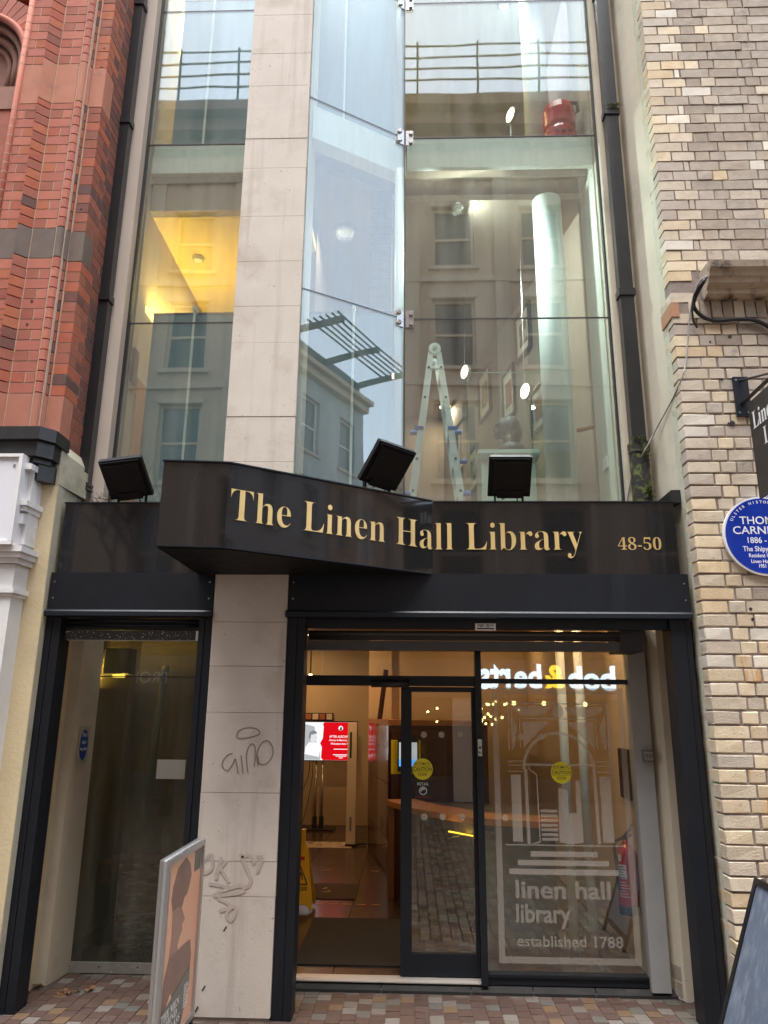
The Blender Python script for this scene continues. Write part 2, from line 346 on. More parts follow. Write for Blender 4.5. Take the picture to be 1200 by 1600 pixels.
def text_obj(name, s, m, parent, origin, xdir, ydir, width=None, height=None, size=1., depth=.002, off=0., align='LEFT', spacing=1.):
    """text fitted to width x height with its lower-left (or centre) at origin; xdir/ydir span its plane"""
    me = text_mesh(s, size, depth, off, spacing, align)
    xs = [v.co.x for v in me.vertices]; ys = [v.co.y for v in me.vertices]
    sx = sy = 1.
    if width: sx = width / (max(xs) - min(xs)); sy = sx
    if height: sy = height / (max(ys) - min(ys)); sx = sx if width else sy
    X = Vector(xdir).normalized(); Y = Vector(ydir).normalized(); Z = X.cross(Y)
    mt = Matrix((X, Y, Z)).transposed().to_4x4()
    x0 = min(xs) if align == 'LEFT' else 0; y0 = min(ys)
    me.transform(Matrix.Translation(Vector(origin)) @ mt @ Matrix.Diagonal((sx, sy, 1, 1)) @ Matrix.Translation((-x0, -y0, 0)))
    me.materials.clear(); me.materials.append(m)
    o = bpy.data.objects.new(name, me); C.objects.link(o); b = BASE.get(parent.name, Vector()) if parent else Vector()
    if parent: me.transform(Matrix.Translation(-b)); o.parent = parent
    BASE[o.name] = b; return o
def smooth_pts(P, n=5):
    out = []; P = [Vector(q) for q in P]
    for i in range(len(P) - 1):
        p0, p1, p2, p3 = P[max(i - 1, 0)], P[i], P[i + 1], P[min(i + 2, len(P) - 1)]
        for k in range(n):
            t = k / n; out.append(.5 * ((2 * p1) + (p2 - p0) * t + (2 * p0 - 5 * p1 + 4 * p2 - p3) * t * t + (3 * p1 - p0 - 3 * p2 + p3) * t ** 3))
    return out + [P[-1]]
FX, FZ = (1, 0, 0), (0, 0, 1)      # lettering on a wall that faces the street

# ---------------------------------------------------------------- ground
bm = new(); box(bm, -120, 120, -60, .9, -.40, -.012)
street_m = bpy.data.materials.new('street_paving'); street_m.use_nodes = True
nt = street_m.node_tree; N = nt.nodes; L = nt.links; bs = N['Principled BSDF']
geo = N.new('ShaderNodeNewGeometry'); sep = N.new('ShaderNodeSeparateXYZ'); L.new(geo.outputs['Position'], sep.inputs[0])
cmb = N.new('ShaderNodeCombineXYZ'); L.new(sep.outputs['Y'], cmb.inputs['X']); L.new(sep.outputs['X'], cmb.inputs['Y'])
bt = N.new('ShaderNodeTexBrick'); bt.inputs['Scale'].default_value = 1.0; bt.inputs['Brick Width'].default_value = .1; bt.inputs['Row Height'].default_value = .087
bt.inputs['Mortar Size'].default_value = .006; bt.inputs['Color1'].default_value = (.10, .052, .036, 1); bt.inputs['Color2'].default_value = (.30, .23, .17, 1); bt.inputs['Mortar'].default_value = (.02, .017, .014, 1)
L.new(cmb.outputs[0], bt.inputs['Vector']); ns = N.new('ShaderNodeTexNoise'); ns.inputs['Scale'].default_value = 3; L.new(geo.outputs['Position'], ns.inputs['Vector'])
mx = N.new('ShaderNodeMix'); mx.data_type = 'RGBA'; mx.blend_type = 'MULTIPLY'; mx.inputs[0].default_value = .5; L.new(bt.outputs[0], mx.inputs[6]); L.new(ns.outputs['Color'], mx.inputs[7]); L.new(mx.outputs[2], bs.inputs['Base Color'])
bs.inputs['Roughness'].default_value = .3
bp = N.new('ShaderNodeBump'); bp.inputs['Strength'].default_value = .4; bp.inputs['Distance'].default_value = .01; L.new(bt.outputs['Fac'], bp.inputs['Height']); bp.invert = True; L.new(bp.outputs[0], bs.inputs['Normal'])
obj('street', bm, street_m, kind='structure')
bm = new(); box(bm, -2.6, 1.95, -.35, .80, -.060, -.008)
pavement = obj('pavement', bm, grout, kind='structure')
PW, PL = .0875, .100
pav_mesh = []
for k in range(8):
    bm = new(); box(bm, -PW / 2 + .002, PW / 2 - .002, -PL / 2 + .002, PL / 2 - .002, -.03, 0)
    for v in bm.verts: v.co += Vector((rng.uniform(-.0015, .0015), rng.uniform(-.0015, .0015), rng.uniform(-.0012, .0012)))
    bevel(bm, .004); me = mesh_of(bm, 'paver'); me.materials.append(paver_m); pav_mesh.append(me)
rest = new(); npav = 0
for i in range(51):
    x = -2.46 + i * PW
    if x > 1.88: break
    yoff = (i % 2) * PL / 2 + rng.uniform(-.004, .004)
    for j in range(-4, 9):
        y = -.02 + j * PL + yoff
        if y > .72 or (y > .46 and x > -1.40) : continue
        if -1.32 < x < -.80 and y > -.05: continue
        o = None
        if y > .03 and npav < 299:
            o = bpy.data.objects.new('paver', pav_mesh[rng.randrange(8)]); C.objects.link(o); o.parent = pavement
            o.location = (x, y, rng.uniform(-.0015, .001)); o.rotation_euler = (rng.uniform(-.006, .006), rng.uniform(-.006, .006), rng.uniform(-.012, .012)); npav += 1
        else:
            z = rng.uniform(-.0015, .001); vs = box(rest, x - PW / 2 + .003, x + PW / 2 - .003, y - PL / 2 + .003, y + PL / 2 - .003, -.03, z)
obj('paver', rest, paver_m, pavement, bev=.003, kind='stuff')

# ---------------------------------------------------------------- library building
LB = thing('library_building', 'narrow glass fronted library with pink stone pillar and black name fascia', 'building', (-.3, .3, 0))
# stone pillar of stacked blocks
zs = [.02, .663, .859, 1.253, 1.737, 2.028, 2.315, 2.664]
PX0, PX1 = -1.302, -.808
B('plinth', plinth_stone, LB, PX0 + .012, PX1 - .012, -.022, .10, -.02, .018)
pil = new(); box(pil, PX0 + .01, PX1 - .01, -.02, .42, .0, 9.0); pil_core = obj('stone_pillar', pil, plinth_stone, LB)
up = [2.664, 3.435, 3.773, 4.353, 4.653, 5.033, 5.427, 5.866, 6.143, 6.434, 6.656, 6.98, 7.38, 7.80, 8.25, 8.7]
for z0, z1 in list(zip(zs, zs[1:])) + list(zip(up, up[1:])):
    dy = rng.uniform(-.0015, .0015)
    B('stone_block', pillar_stone, pil_core, PX0 + rng.uniform(-.001, .001), PX1 + rng.uniform(-.001, .001), -.032 + dy, .43, z0 + .0014, z1 - .0014, bev=.002)
# graffiti on the pillar (flat ink strokes)
def stroke(bm, pts, w, y):
    for (a, b_) in zip(pts, pts[1:]):
        a = Vector(a); b_ = Vector(b_); d = (b_ - a); n = Vector((-d.y, d.x)).normalized() * w / 2; e = d.normalized() * w * .3
        slab(bm, [tuple(a - e - n), tuple(b_ + e - n), tuple(b_ + e + n), tuple(a - e + n)], y, y + .0012)
        y -= .00003
def pw(x, y):   # position on the pillar face from measured survey points
    return (-1.119 + (x - 360) * .003795, 1.253 - (y - 1238) * .00368)
for pts in ([(368, 1138), (378, 1133), (392, 1132), (402, 1136), (404, 1142), (392, 1147), (374, 1150), (366, 1148), (368, 1138)],
            [(360, 1175), (352, 1178), (345, 1188), (346, 1198), (354, 1203), (362, 1192), (366, 1184), (372, 1208)], [(375, 1178), (380, 1207)],
            [(388, 1206), (384, 1176), (390, 1160), (397, 1162), (399, 1180), (398, 1196)], [(404, 1194), (402, 1172), (410, 1156), (420, 1154), (428, 1166), (426, 1182), (416, 1192), (406, 1190), (404, 1180)]):
    g = new(); stroke(g, [tuple(v[:2]) for v in smooth_pts([(*pw(*q), 0) for q in pts], 4)], .0062, -.0348); obj('graffiti', g, graffiti, LB)
for pts in ([(324, 1345), (336, 1336), (338, 1356), (326, 1364), (322, 1352)], [(352, 1340), (346, 1372), (350, 1356), (366, 1376)], [(360, 1346), (350, 1358)],
            [(384, 1334), (392, 1352), (402, 1372), (396, 1384), (384, 1380)], [(384, 1340), (398, 1336), (406, 1348)], [(412, 1362), (418, 1340), (410, 1338)],
            [(345, 1398), (388, 1392), (386, 1382), (352, 1392), (346, 1398)], [(352, 1402), (372, 1412), (356, 1420), (380, 1414), (374, 1434), (366, 1424), (376, 1412)], [(336, 1380), (366, 1384)]):
    g = new(); stroke(g, [tuple(v[:2]) for v in smooth_pts([(*pw(*q), 0) for q in pts], 4)], .019, -.0348); obj('graffiti', g, graffiti_f, LB)
g = new()
for (x, y, a) in ((337, 1532, 1), (328, 1562, 1.2), (365, 1446, 1)): stroke(g, [pw(x - 2, y + 3 * a), pw(x + 2, y - 3 * a)], .007, -.0346)
obj('scuff_mark', g, dullblack, LB)

# fascia
f1 = new(); prism(f1, [(-1.425, -.885), (-1.050, -.845), (.157, -.02), (.157, .30), (-1.425, .30)], 2.645, 3.145)
fascia = obj('name_fascia', f1, granite, LB)
B('granite_panel', granite, fascia, -2.405, -1.426, .0, .30, 2.645, 3.139)
B('granite_panel', granite, fascia, .158, 1.795, -.012, .30, 2.645, 3.142)
f2 = new()
for (a, b_) in (((-1.43, -.892), (-1.048, -.852)), ((-1.048, -.852), (.16, -.027))):
    a = Vector(a); b_ = Vector(b_); d = (b_ - a).normalized(); n = Vector((d.y, -d.x)) * .006
    prism(f2, [tuple(a + n), tuple(b_ + n), tuple(b_ - n * 2), tuple(a - n * 2)], 3.1455, 3.153); prism(f2, [tuple(a + n * .6), tuple(b_ + n * .6), tuple(b_ - n * 2), tuple(a - n * 2)], 2.638, 2.6445)
box(f2, -2.41, -1.43, -.008, .05, 3.1395, 3.147); box(f2, .165, 1.80, -.02, .05, 3.1425, 3.150)
obj('metal_trim', f2, darkgrey, fascia)
sf = new(); prism(sf, [(-1.420, -.878), (-1.050, -.838), (.150, -.018), (.150, -.005), (-1.420, -.005)], 2.632, 2.6375); obj('soffit_panel', sf, lampblack0, fascia)
B('pillar_lintel', lampblack0, LB, -1.325, -.790, -.036, .02, 2.640, 2.80) if False else None
# lettering: one mesh per letter along the folded front of the fascia
words_ = 'The Linen Hall Library'
A0, A1 = Vector((-1.050, -.845)), Vector((.157, -.02)); dl = (A1 - A0).length; ddir = (A1 - A0).normalized()
cum = []; cu = 0.
def adv(pre):
    me = text_mesh(serif(pre) + '|', 1.0, 0); xs = max(v.co.x for v in me.vertices); bpy.data.meshes.remove(me); return xs
tot0 = adv(''); advs = [adv(words_[:i]) - tot0 for i in range(len(words_) + 1)]
S0, S1 = .015, dl + (1.171 - .157)
kx = (S1 - S0) / advs[-1]
capm = text_mesh(serif('H'), 1., 0); caph = max(v.co.y for v in capm.vertices); ky = .190 / caph
for i, ch in enumerate(words_):
    if ch == ' ': continue
    s0 = S0 + advs[i] * kx; s1 = S0 + advs[i + 1] * kx; sm = (s0 + s1) / 2
    if sm < dl:
        q = A0 + ddir * s0; X = Vector((ddir.x, ddir.y, 0)); org = Vector((q.x, q.y, 2.808))
        if s1 > dl + .02: pass
    else:
        X = Vector((1, 0, 0)); org = Vector((.157 + s0 - dl, -.012, 2.808))
    nrm = X.cross(Vector((0, 0, 1)))
    me = text_mesh(serif(ch), 1., .0025, -.013)
    mt = Matrix((X, Vector((0, 0, 1)), nrm)).transposed().to_4x4()
    me.transform(Matrix.Translation(org + nrm * .0028 - BASE[LB.name]) @ mt @ Matrix.Diagonal((kx, ky, 1, 1)))
    me.materials.clear(); me.materials.append(gold); o = bpy.data.objects.new('letter', me); C.objects.link(o); o.parent = fascia; BASE[o.name] = BASE[LB.name]
text_obj('house_number', serif('48-50'), gold_d, fascia, (1.402, -.0135, 2.811), FX, FZ, width=.287, height=.088, size=.13, depth=.0012, off=-.0012)

# shutter headers, strips and guides
for nm, x0, x1, z0 in (('shutter_housing', -2.425, -1.308, 2.394), ('shutter_housing', -.802, 1.837, 2.392)):
    h = B(nm, navy, LB, x0, x1, -.035, .28, z0, 2.6435, bev=.003)
    pr = new(); profile(pr, [(-.035, 2.394), (-.052, 2.388), (-.058, 2.378), (-.058, 2.350), (-.03, 2.345), (.06, 2.345), (.06, 2.3915), (-.034, 2.3915)], x0 - .015, x1 + (.0 if x0 < -1 else .0)); obj('drip_strip', pr, darkgrey, h, bev=.002)
    sc = new()
    for xx in (x0 + .03, x1 - .03):
        for zz in (2.47, 2.58): disc_y(sc, xx, zz, .006, -.0375, -.0352, 8)
    obj('screw', sc, steel, h)
def guide(x0, x1, groove):
    bm = new(); box(bm, x0, groove - .002, -.01, .15, 0, 2.344); box(bm, groove + .002, x1, -.006, .15, 0, 2.344); box(bm, groove - .002, groove + .002, .0, .12, .0, 2.34)
    return obj('shutter_guide', bm, navy, LB)
guide(-2.442, -2.333, -2.39); guide(-1.398, -1.312, -1.36); guide(-.805, -.688, -.74); guide(1.70, 1.834, 1.797)
d = new()
for dx, dz in ((-.006, .006), (.008, .008), (.001, -.004)): disc_y(d, 1.772 + dx, 1.272 + dz, .004, -.0075, -.0058, 8)
obj('paint_spot', d, enamel_white, LB)
# left opening: slot, scuffed shutter bar
B('shutter_slot', dullblack, LB, -2.33, -1.40, .07, .24, 2.268, 2.344)
sl_ = new()
for k in range(2): tube(sl_, [(-2.33, .066, 2.30 + k * .032), (-1.40, .066, 2.30 + k * .032)], .012, 10)
obj('shutter_slat', sl_, navy, LB, smooth=True)
br = B('shutter_bar', scuffed, LB, -2.32, -1.402, .045, .075, 2.200, 2.263, bev=.002)
B('shutter_lip', kick, br, -2.30, -1.43, .043, .06, 2.193, 2.1992); B('bar_end', enamel_white, br, -1.428, -1.405, .040, .046, 2.196, 2.262)
# right opening: head panel, rolled shutter
hp = B('head_panel', navy, LB, -.686, 1.698, .03, .06, 2.284, 2.344)
lg = B('maker_label', enamel_white, hp, .437, .573, .0265, .0295, 2.274, 2.320)
lt = new()
for q in ((.452, .50), (.508, .532), (.535, .56)): box(lt, q[0], q[1], .0252, .0262, 2.302, 2.305); box(lt, q[0], q[1], .0252, .0262, 2.310, 2.313)
box(lt, .45, .56, .0252, .0262, 2.282, 2.290); ring_y(lt, .476, 2.304, .006, .009, .0248, .0258, n=10); ring_y(lt, .52, 2.305, .008, .011, .0248, .0258, n=10)
obj('label_print', lt, st_black, hp)
B('shutter_soffit', navy, LB, -.686, 1.698, .061, .55, 2.330, 2.350)
sl2 = new()
for k, (z, r) in enumerate(((2.258, .020), (2.232, .006), (2.220, .006))): tube(sl2, [(-.68, .12, z), (1.40, .12, z)], r, 12)
obj('shutter_slat', sl2, M('dusty_shutter', (.035, .033, .032), (.05, .045, .04), 5, .5), LB, smooth=True)
B('shutter_bar', M('shutter_bottom_bar', (.045, .044, .044), (.06, .056, .052), 6, .45), LB, -.68, 1.40, .105, .135, 2.150, 2.210, bev=.003)
B('shutter_end_cap', dullblack, LB, 1.40, 1.552, .10, .40, 2.150, 2.33)

# cream piers and linings of the two openings
def cpier(pts, z0, z1, m=cream, nm='render_pier', **kw):
    bm = new(); prism(bm, pts, z0, z1); return obj(nm, bm, m, LB, bev=.004, **kw)
cpier([(-2.53, .47), (-2.372, .47), (-2.335, .75), (-2.53, .75)], 0, 2.34, cream)
cpier([(1.745, .43), (1.866, .43), (1.866, .70), (1.690, .70), (1.690, .56)], 0.0, 2.34, cream)
bb = new()
for (z0, z1, ya, yb) in ((.105, .19, .455, .56), (.012, .096, .455, .503), (.012, .096, .512, .56)):
    x = lambda yy: 1.7395 - (yy - .44) * .41
    prism(bb, [(x(ya), ya), (x(yb), yb), (x(yb) + .01, yb), (x(ya) + .01, ya)], z0, z1)
obj('bare_brick', bb, greyb, LB)
B('grey_post', greypost, LB, 1.552, 1.676, .49, .60, .03, 2.345, bev=.003)
ks = B('key_switch', steel, LB, 1.603, 1.671, .452, .489, 1.436, 1.512, bev=.004)
B('switch_cover', kick, ks, 1.616, 1.660, .444, .4515, 1.446, 1.500, bev=.003)
sk = new(); [box(sk, 1.622 + k * .012, 1.627 + k * .012, .4425, .4439, 1.458, 1.488) for k in range(3)]; obj('key_slot', sk, dullblack, ks)

# sills: slate tiles and worn metal threshold
sill = new(); box(sill, -.80, 1.745, .50, .66, -.02, .012); sill_o = obj('entrance_sill', sill, grout, LB)
xs_ = [-.80, -.18, .40, .80, 1.20, 1.745]
for a, b_ in zip(xs_, xs_[1:]): 
    bm = new(); profile(bm, [(.497, -.01), (.497, .010), (.545, .045), (.60, .045), (.60, -.01)], a + .003, b_ - .003); obj('slate_tile', bm, slate, sill_o)
tr = new(); profile(tr, [(.520, .046), (.520, .052), (.545, .062), (.60, .066), (.60, .046)], -.77, .475); obj('threshold', tr, sill_alu, LB)
box_ = B('kick_plate', kick, LB, -2.464, -1.40, .735, .755, .0, .066, bev=.002)
ri = new(); [disc_y(ri, x, .040, .006, .7335, .7348, 8) for x in (-2.44, -2.34, -2.13, -1.86)]; obj('rivet', ri, dullblack, box_)

# left window of smoked glass
lw = B('smoked_window', glass_dark, LB, -2.46, -1.38, .748, .758, .066, 2.36)
B('window_joint', dullblack, LB, -2.46, -1.38, .7465, .7475, 1.985, 1.992); hd = B('window_head', dullblack, LB, -2.46, -1.38, .70, .80, 2.361, 2.42)
# entrance screen
def frame(nm, x0, x1, y0, y1, z0, z1, m=darkgrey, par=LB): return B(nm, m, par, x0, x1, y0, y1, z0, z1, bev=.003)
scr = frame('door_mullion', .469, .513, .50, .60, .045, 2.19)
frame('transom_bar', -.757, .468, .52, .60, 1.930, 2.000); frame('transom_bar', .514, 1.551, .53, .60, 1.952, 1.985)
frame('head_rail', -.757, 1.551, .53, .60, 2.180, 2.215)
frame('door_jamb', -.772, -.745, .52, .60, .066, 1.929)
frame('bottom_rail', .514, 1.551, .53, .60, .046, .108)
bl = new(); box(bl, .52, 1.545, .518, .529, .092, .1075); obj('glazing_bead', bl, navy, LB)
B('transom_glass', glass, LB, -.757, .468, .556, .562, 2.001, 2.179); B('transom_glass', glass, LB, .514, 1.551, .556, .562, 1.986, 2.179)
gl = B('shop_window', glass, LB, .514, 1.551, .556, .562, .1085, 1.951)
dr = new(); box(dr, -.058, .018, .575, .615, .072, 1.925); box(dr, .445, .50, .575, .615, .072, 1.925); box(dr, .018, .445, .576, .614, .072, .205); box(dr, .018, .445, .576, .614, 1.89, 1.925)
door = obj('sliding_door', dr, darkgrey, LB, bev=.003)
B('door_pane', glass, door, .018, .445, .592, .598, .205, 1.89)
sn = new(); tube(sn, [(-.27, .50, 1.945), (.0, .50, 1.945)], .028, 12); sensor = obj('door_sensor', sn, black_pl, LB, smooth=True)
ky_ = B('door_switch', steel, LB, .478, .506, .488, .4995, 1.458, 1.570, bev=.002)
kk = new(); disc_y(kk, .492, 1.515, .008, .4855, .488, 12); box(kk, .483, .489, .486, .4878, 1.475, 1.487); box(kk, .495, .501, .486, .4878, 1.475, 1.487); obj('switch_key', kk, dullblack, ky_)
# stickers on the door and the window
def caution(x, z, y, par, faint=False):
    r = .072; bm = new(); disc_y(bm, x, z, r, y - .0006, y, 32); o = obj('caution_sticker', bm, st_yellow, par)
    bm = new(); [ (slab(bm, [(x - r * .96, z + a), (x + r * .96, z + a), (x + r * .96, z + b_), (x - r * .96, z + b_)], y - .0012, y - .0008)) for a, b_ in ((.018, .0195), (-.0195, -.018))]
    obj('sticker_line', bm, st_black, par)
    text_obj('sticker_text', 'AUTOMATIC', st_black, par, (x, y - .001, z + .026), FX, FZ, width=.112, height=.019, align='CENTER', depth=.0002, off=.004)
    text_obj('sticker_text', 'CAUTION', st_black, par, (x, y - .001, z - .012), FX, FZ, width=.132, height=.024, align='CENTER', depth=.0002, off=.012)
    text_obj('sticker_text', 'DOOR', st_black, par, (x, y - .001, z - .046), FX, FZ, width=.062, height=.019, align='CENTER', depth=.0002, off=.004)
caution(.095, 1.362, .591, door); caution(1.057, 1.352, .555, gl)
o = B('camera_sticker', st_black, door, .036, .160, .5902, .591, 1.164, 1.280)
text_obj('sticker_text', 'RETAIL', enamel_white, door, (.098, .5900, 1.254), FX, FZ, width=.082, height=.018, align='CENTER', depth=.0002, off=.006)
text_obj('sticker_text', 'CCTV IN USE', M('sticker_red', (.5, .02, .02)), door, (.098, .5900, 1.172), FX, FZ, width=.10, height=.011, align='CENTER', depth=.0002)
bm = new(); ring_y(bm, .098, 1.218, .022, .028, .5896, .5901); ring_y(bm, .098, 1.218, .008, .018, .5896, .5901, .6, 3.4); obj('sticker_lens', bm, paper, door)
for par, y, pts in ((door, .591, [(.23, 1.595), (.366, 1.597), (.105, 1.048), (.233, 1.05), (.365, 1.051), (.105, 1.594)]), (gl, .555, [(.66, 1.053), (.79, 1.588), (.93, 1.59)])):
    for x, z in pts:
        bm = new(); disc_y(bm, x, z, .022, y - .0006, y, 20); obj('safety_dot', bm, vinyl, par)
# frosted emblem and lettering on the window
e = new(); Y0, Y1 = .5546, .5554
def bar(x0, x1, z0, z1): slab(e, [(x0, z0), (x1, z0), (x1, z1), (x0, z1)], Y0, Y1)
def line(pts, w):
    for (a, b_) in zip(pts, pts[1:]):
        a = Vector(a); b_ = Vector(b_); dd = b_ - a; n = Vector((-dd.y, dd.x)).normalized() * w / 2; slab(e, [tuple(a - n), tuple(b_ - n), tuple(b_ + n), tuple(a + n)], Y0, Y1)
line([(.702, 1.50), (.702, 1.826)], .007); line([(.699, 1.818), (1.402, 1.812)], .009); line([(1.398, 1.815), (1.396, 1.49)], .007)
line([(.782, 1.52), (.782, 1.720)], .006); line([(.779, 1.714), (1.315, 1.708)], .008); line([(1.312, 1.71), (1.318, 1.50)], .006)
def half(xc, zc, w, h): slab(e, [(xc - w, zc)] + [(xc - w * math.cos(math.pi * k / 12), zc - h * math.sin(math.pi * k / 12)) for k in range(1, 12)] + [(xc + w, zc)], Y0, Y1)
half(.865, 1.795, .133, .068); half(1.235, 1.792, .133, .068)
disc_y(e, 1.052, 1.762, .052, Y0, Y1, 24, .74)
for s, xo in ((1, .722), (-1, 1.380)): slab(e, [(xo, 1.785), (xo + s * .012, 1.72), (xo + s * .042, 1.635), (xo + s * .022, 1.60), (xo + s * .034, 1.57), (xo + s * .016, 1.555), (xo + s * .024, 1.53), (xo, 1.50)], Y0, Y1)
slab(e, [(.800, 1.690), (.985, 1.690), (.806, 1.52)], Y0, Y1); slab(e, [(1.295, 1.690), (1.11, 1.690), (1.298, 1.51)], Y0, Y1)
ring_y(e, 1.042, 1.372, .233, .252, Y0, Y1, 0, math.pi, 28)
line([(.809, 1.402), (1.275, 1.402)], .016); line([(.812, 1.372), (.815, .89)], .022); line([(1.283, 1.372), (1.290, .895)], .022)
for x0, x1 in ((.690, .788), (1.305, 1.402)):
    for z in (1.425, 1.397, 1.357): line([(x0, z), (x1, z)], .006)
bar(.708, .775, .905, 1.335); bar(1.318, 1.392, .905, 1.328)
line([(.826, 1.383), (.886, 1.335), (.892, .905), (.835, .888)], .008)
for k in range(7): bar(.904, 1.015, .912 + k * .030, .930 + k * .030)
slab(e, [(1.022, .905), (1.105, .89), (1.185, .905), (1.180, 1.30), (1.150, 1.30), (1.148, 1.09), (1.095, 1.09), (1.093, 1.235), (1.088, 1.24), (1.03, 1.25)], Y0, Y1)
line([(.66, .884), (1.45, .884)], .007)
for x0, x1, z0, z1 in ((.823, 1.272, .812, .845), (.735, 1.345, .757, .790), (.676, 1.410, .700, .735)): bar(x0, x1, z0, z1)
obj('frosted_emblem', e, vinyl, gl)
bd = new()
for q in ((.592, .632, .165, 1.925), (1.478, 1.518, .165, 1.925), (.632, 1.478, 1.882, 1.925), (.632, 1.478, .165, .205)): slab(bd, [(q[0], q[2]), (q[1], q[2]), (q[1], q[3]), (q[0], q[3])], .5546, .5554)
obj('frosted_border', bd, vinyl_soft, gl)
for s, x, z, w, h in (('linen hall', .713, .552, .632, .112), ('library', .712, .405, .362, .148), ('established 1788', .713, .266, .692, .066)):
    text_obj('frosted_lettering', s, vinyl_t, gl, (x, .555, z - (.033 if s == 'library' else 0)), FX, FZ, width=w, height=h, depth=.0004, off=.010 if s[0] == 'e' else .024)

# side walls of the upper recess and the glass wall
cpier([(-2.60, .40), (-2.318, .40), (-2.318, .60), (-2.60, .60)], 3.0, 9.2, beige, 'side_wall')
cpier([(1.612, .40), (1.872, .40), (1.872, .60), (1.612, .60)], 2.9, 9.2, cream, 'side_wall')
bm = new(); prism(bm, [(1.8660, .045), (1.8045, .40), (1.95, .40), (1.95, .045)], 2.35, 9.2); obj('return_wall', bm, cream, LB)
bm = new(); box(bm, 1.8645, 1.90, -.046, .044, 0, 9.2); obj('pointing_strip', bm, lime, LB)
gw = new(); 
def pane(x0, x1, z0, z1, y=.5):
    return B('glass_pane', glass_up, LB, x0, x1, y, y + .012, z0, z1)
for z0, z1 in ((3.05, 4.816), (4.824, 6.566), (6.574, 8.05), (8.058, 9.2)):
    pane(-2.30, -1.305, z0, z1, .50); pane(-.035, 1.600, z0, z1, .47)
    a, b_ = Vector((-.800, .0)), Vector((-.043, .470)); dd = (b_ - a).normalized(); n = Vector((-dd.y, dd.x)) * .012
    bm = new(); prism(bm, [tuple(a), tuple(b_), tuple(b_ + n), tuple(a + n)], z0, z1); obj('glass_pane', bm, glass_up, LB)
jt = new()
for z in (4.820, 6.570, 8.054):
    box(jt, -2.30, -1.305, .499, .513, z - .004, z + .004); box(jt, -.035, 1.60, .469, .483, z - .004, z + .004)
    prism(jt, [tuple(a), tuple(b_), tuple(b_ + n), tuple(a + n)], z - .004, z + .004)
box(jt, 1.598, 1.612, .455, .50, 3.0, 9.2); box(jt, -2.318, -2.300, .49, .53, 3.0, 9.2); box(jt, -.0435, -.0355, .462, .49, 3.05, 9.2)
obj('silicone_joint', jt, dullblack, LB)
# steel spider fittings at the glass corner
for z in (4.815, 6.565, 8.05):
    sp = new(); box(sp, -.03, .036, .462, .468, z - .075, z + .075)
    vs = box(sp, -.066, .0, -.004, .002, z - .075, z + .075); xform(sp, vs, Matrix.Translation((-.046, .463, 0)) @ Matrix.Rotation(R(32), 4, 'Z'))
    for x, y in ((.014, .463), (-.078, .433)):
        for zz in (-.045, .045): disc_y(sp, x, z + zz, .017, y - .016, y + .006, 14)
    tube(sp, [(-.05, .50, z), (-.07, .60, z)], .018, 8); obj('spider_fitting', sp, steel, LB, bev=.001)

# ---------------------------------------------------------------- upper interior
def beam(pts, z0, z1, dz=.13):
    bm = new(); prism(bm, pts, z0, z1 - dz); o = obj('floor_beam', bm, beam_w, LB)
    bm = new(); q = [(x, y + (.012 if i < 2 else 0)) for i, (x, y) in enumerate(pts)]; prism(bm, q, z1 - dz, z1); obj('beam_cap', bm, beam_w, o)
beam([(-.02, .60), (1.600, .60), (1.600, .64), (-.02, .64)], 6.37, 6.69)
B('beam_soffit', int_tan, LB, -.02, 1.600, .641, .789, 6.535, 6.655)
beam([(-2.30, .62), (-1.0, .62), (-1.0, .80), (-2.30, .80)], 6.37, 6.69)
beam([(-.80, .17), (-.03, .645), (-.10, .76), (-.80, .33)], 6.33, 6.66)
bm = new(); prism(bm, [(-2.30, .81), (-.85, .81), (-.85, .34), (-.10, .79), (1.60, .79), (1.60, 1.5), (-2.3, 5.2)], 6.42, 6.66); obj('upper_floor', bm, int_tan, LB)
B('bulkhead', int_tan, LB, -2.30, -1.0, .67, .75, 6.02, 6.365)
B('first_ceiling', int_yel, LB, -2.30, -.90, .76, 5.2, 6.02, 6.10)
bm = new(); prism(bm, [(-.89, .45), (-.10, .95), (1.6, .95), (1.6, 6.5), (-.89, 6.5)], 6.30, 6.36); obj('first_ceiling', bm, int_tan, LB)
B('first_floor', int_tan, LB, -2.3, 1.6, .61, 6.5, 3.00, 3.25)
B('inner_wall', int_white, LB, 1.601, 1.66, .61, 1.10, 3.25, 9.2); B('inner_wall', beige, LB, -2.40, -2.301, .61, 5.2, 3.25, 9.2)
bm = new(); prism(bm, [(1.6, 1.10), (.55, 6.2), (.62, 6.22), (1.67, 1.12)], 3.25, 6.30); obj('picture_wall', bm, int_tan, LB)
B('inner_wall', int_tan, LB, -2.3, .60, 6.2, 6.3, 3.25, 6.30); B('inner_wall', int_tan, LB, -.95, -.89, 1.3, 6.2, 3.25, 6.30); B('inner_wall', int_yel, LB, -2.3, -.95, 3.4, 3.5, 3.25, 6.02)
B('upper_back_wall', int_tan, LB, -2.3, 1.6, 5.2, 5.3, 6.66, 9.2); B('upper_wall', int_yel, LB, -2.3, -1.0, 2.6, 2.7, 6.66, 9.2); B('upper_ceiling', int_white, LB, -2.3, 1.6, .7, 5.2, 9.0, 9.1)
for q in ((-2.20, -.14, 3.25, 5.03), (-2.19, -.14, 6.69, 8.45)):
    B('balustrade_panel', teal, LB, q[0], q[1], .74, .77, q[2], q[3]); B('balustrade_cap', dullblack, LB, q[0], q[1], .735, .775, q[3] + .001, q[3] + .018)
wd = B('wooden_lining', wood, LB, -2.2995, -2.285, .75, 1.5, 3.25, 4.45); B('wall_plaque', black_pl, LB, -2.2995, -2.28, .62, .72, 4.36, 4.66)
